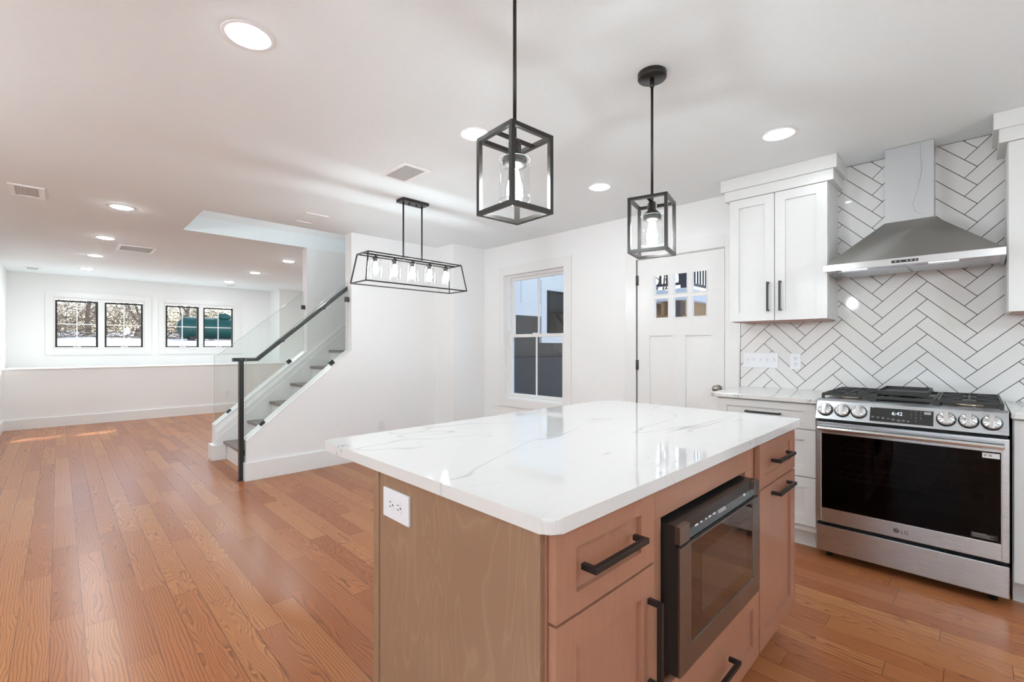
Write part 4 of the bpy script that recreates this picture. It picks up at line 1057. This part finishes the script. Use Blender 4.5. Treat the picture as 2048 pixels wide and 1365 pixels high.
# wing of the house seen through the double hung window
WYY = 5.3
wg = empty('house_wing', (6.5, WYY, 0), 'white board-and-batten wing on grey concrete outside the side window', 'building')
m = MB(); m.box(3.96, 7.6, WYY, 10.5, 1.745, 5.4); m.build('siding_wall', M['siding'], wg)
m = MB(); m.box(3.96, 7.6, WYY - .02, WYY, 1.745, 1.95)
for x in [4.2 + .42 * i for i in range(8)]:
    if 5.9 < x < 7.2: m.box(x - .012, x + .012, WYY - .018, WYY, 2.42, 5.4)
    else: m.box(x - .012, x + .012, WYY - .018, WYY, 1.95, 5.4)
m.box(3.96, 7.6, WYY - .022, WYY - .02, 1.945, 1.955); m.build('batten', M['siding'], wg)
MB().box(3.96, 7.6, WYY + .02, 10.5, 1.04, 1.745).build('upper_foundation', M['concrete2'], wg)
MB().box(3.96, 7.6, WYY - .04, 10.5, -.2, 1.04).build('lower_foundation', M['concrete'], wg)
m = MB(); m.box(5.93, 7.15, WYY - .035, WYY + .02, 1.29, 2.38); fr = m.build('window_surround', M['siding'], wg)
m = MB(); m.box(6.07, 7.0, WYY - .05, WYY - .03, 1.46, 2.21); m.build('window_frame', M['blackframe'], fr)
m = MB()
for a, b_ in ((6.11, 6.52), (6.55, 6.96)):
    for c0, c1 in ((1.5, 1.81), (1.835, 2.17)): m.box(a, b_, WYY - .053, WYY - .049, c0, c1)
m.build('window_pane', M['darkpane'], fr)

# raised deck seen through the door lites
dk = empty('wooden_deck', (9.0, 4.5, 0), 'raised wooden deck with dark railing outside the kitchen door', 'deck')
DX, DYC = 7.5, 3.395
m = MB(); m.box(DX, 13, DYC, 5.2, 2.02, 2.22); m.build('fascia', M['snow'], dk)
m = MB(); 
for i in range(6):
    y = DYC + .15 + i * .3; m.box(DX + .05, 13, y, y + .05, 1.78, 2.02)
for i in range(5): m.box(DX + .1 + i * 1.1, DX + .2 + i * 1.1, DYC + .05, 5.15, 1.58, 1.78)
m.build('joist', M['deckwood'], dk)
for x, y in ((7.62, 3.62), (12.8, 3.62), (7.75, 5.0), (12.8, 5.0)): MB().box(x - .09, x + .09, y - .09, y + .09, -.1, 2.0).build('post', M['deckpost'], dk)
MB().box(9.9, 10.0, DYC, 5.15, -.1, 1.62).build('under_deck_dark', M['deckpost'], dk)  # solid brown board standing in for the darkness under the deck
m = MB()
for y in [DYC + .03 + .115 * i for i in range(16)]: m.box(DX + .03, DX + .055, y, y + .025, 2.28, 3.2)
for x in [DX + .03 + .115 * i for i in range(48)]: m.box(x, x + .025, DYC + .03, DYC + .055, 2.28, 3.2)
for z in (2.28, 2.55, 2.82, 3.18): m.box(DX + .02, DX + .065, DYC, 5.2, z, z + .045)
for z in (2.28, 3.18): m.box(DX, 13, DYC + .02, DYC + .065, z, z + .045)
m.box(DX, DX + .12, DYC, DYC + .12, 2.22, 3.3); m.build('railing', M['railing'], dk)
def tree2(x, y, z0, seed, label):
    rnd = random.Random(seed); m_ = MB()
    def br(p, d, l_, rr, depth):
        pts = [p]
        for i in range(4): d = (d + Vector((rnd.uniform(-.25, .25), rnd.uniform(-.25, .25), rnd.uniform(-.08, .18)))).normalized(); pts.append(pts[-1] + d * l_ / 4)
        m_.tube(pts, [rr * (1 - .15 * i) for i in range(5)], 5, cap=False)
        if depth:
            for k_ in range(4): br(pts[rnd.randint(1, 4)], (d + Vector((rnd.uniform(-1, 1), rnd.uniform(-1, 1), rnd.uniform(-.1, .7)))).normalized(), l_ * .65, rr * .5, depth - 1)
    br(Vector((x, y, z0)), Vector((0, 0, 1)), 3.6, .15, 4)
    e_ = empty('bare_tree', (x, y, z0), label, 'tree', 'leafless trees beyond the yard'); m_.build('branches', M['bark'], e_)
tree2(15, 4.5, 0, 5, 'leafless tree behind the deck railing, seen through the door panes'); tree2(19.5, 10.5, 0, 6, 'leafless tree further behind the deck, seen through the door panes'); tree2(21, 4.5, 0, 9, 'leafless tree right of the deck corner, seen through the door panes')
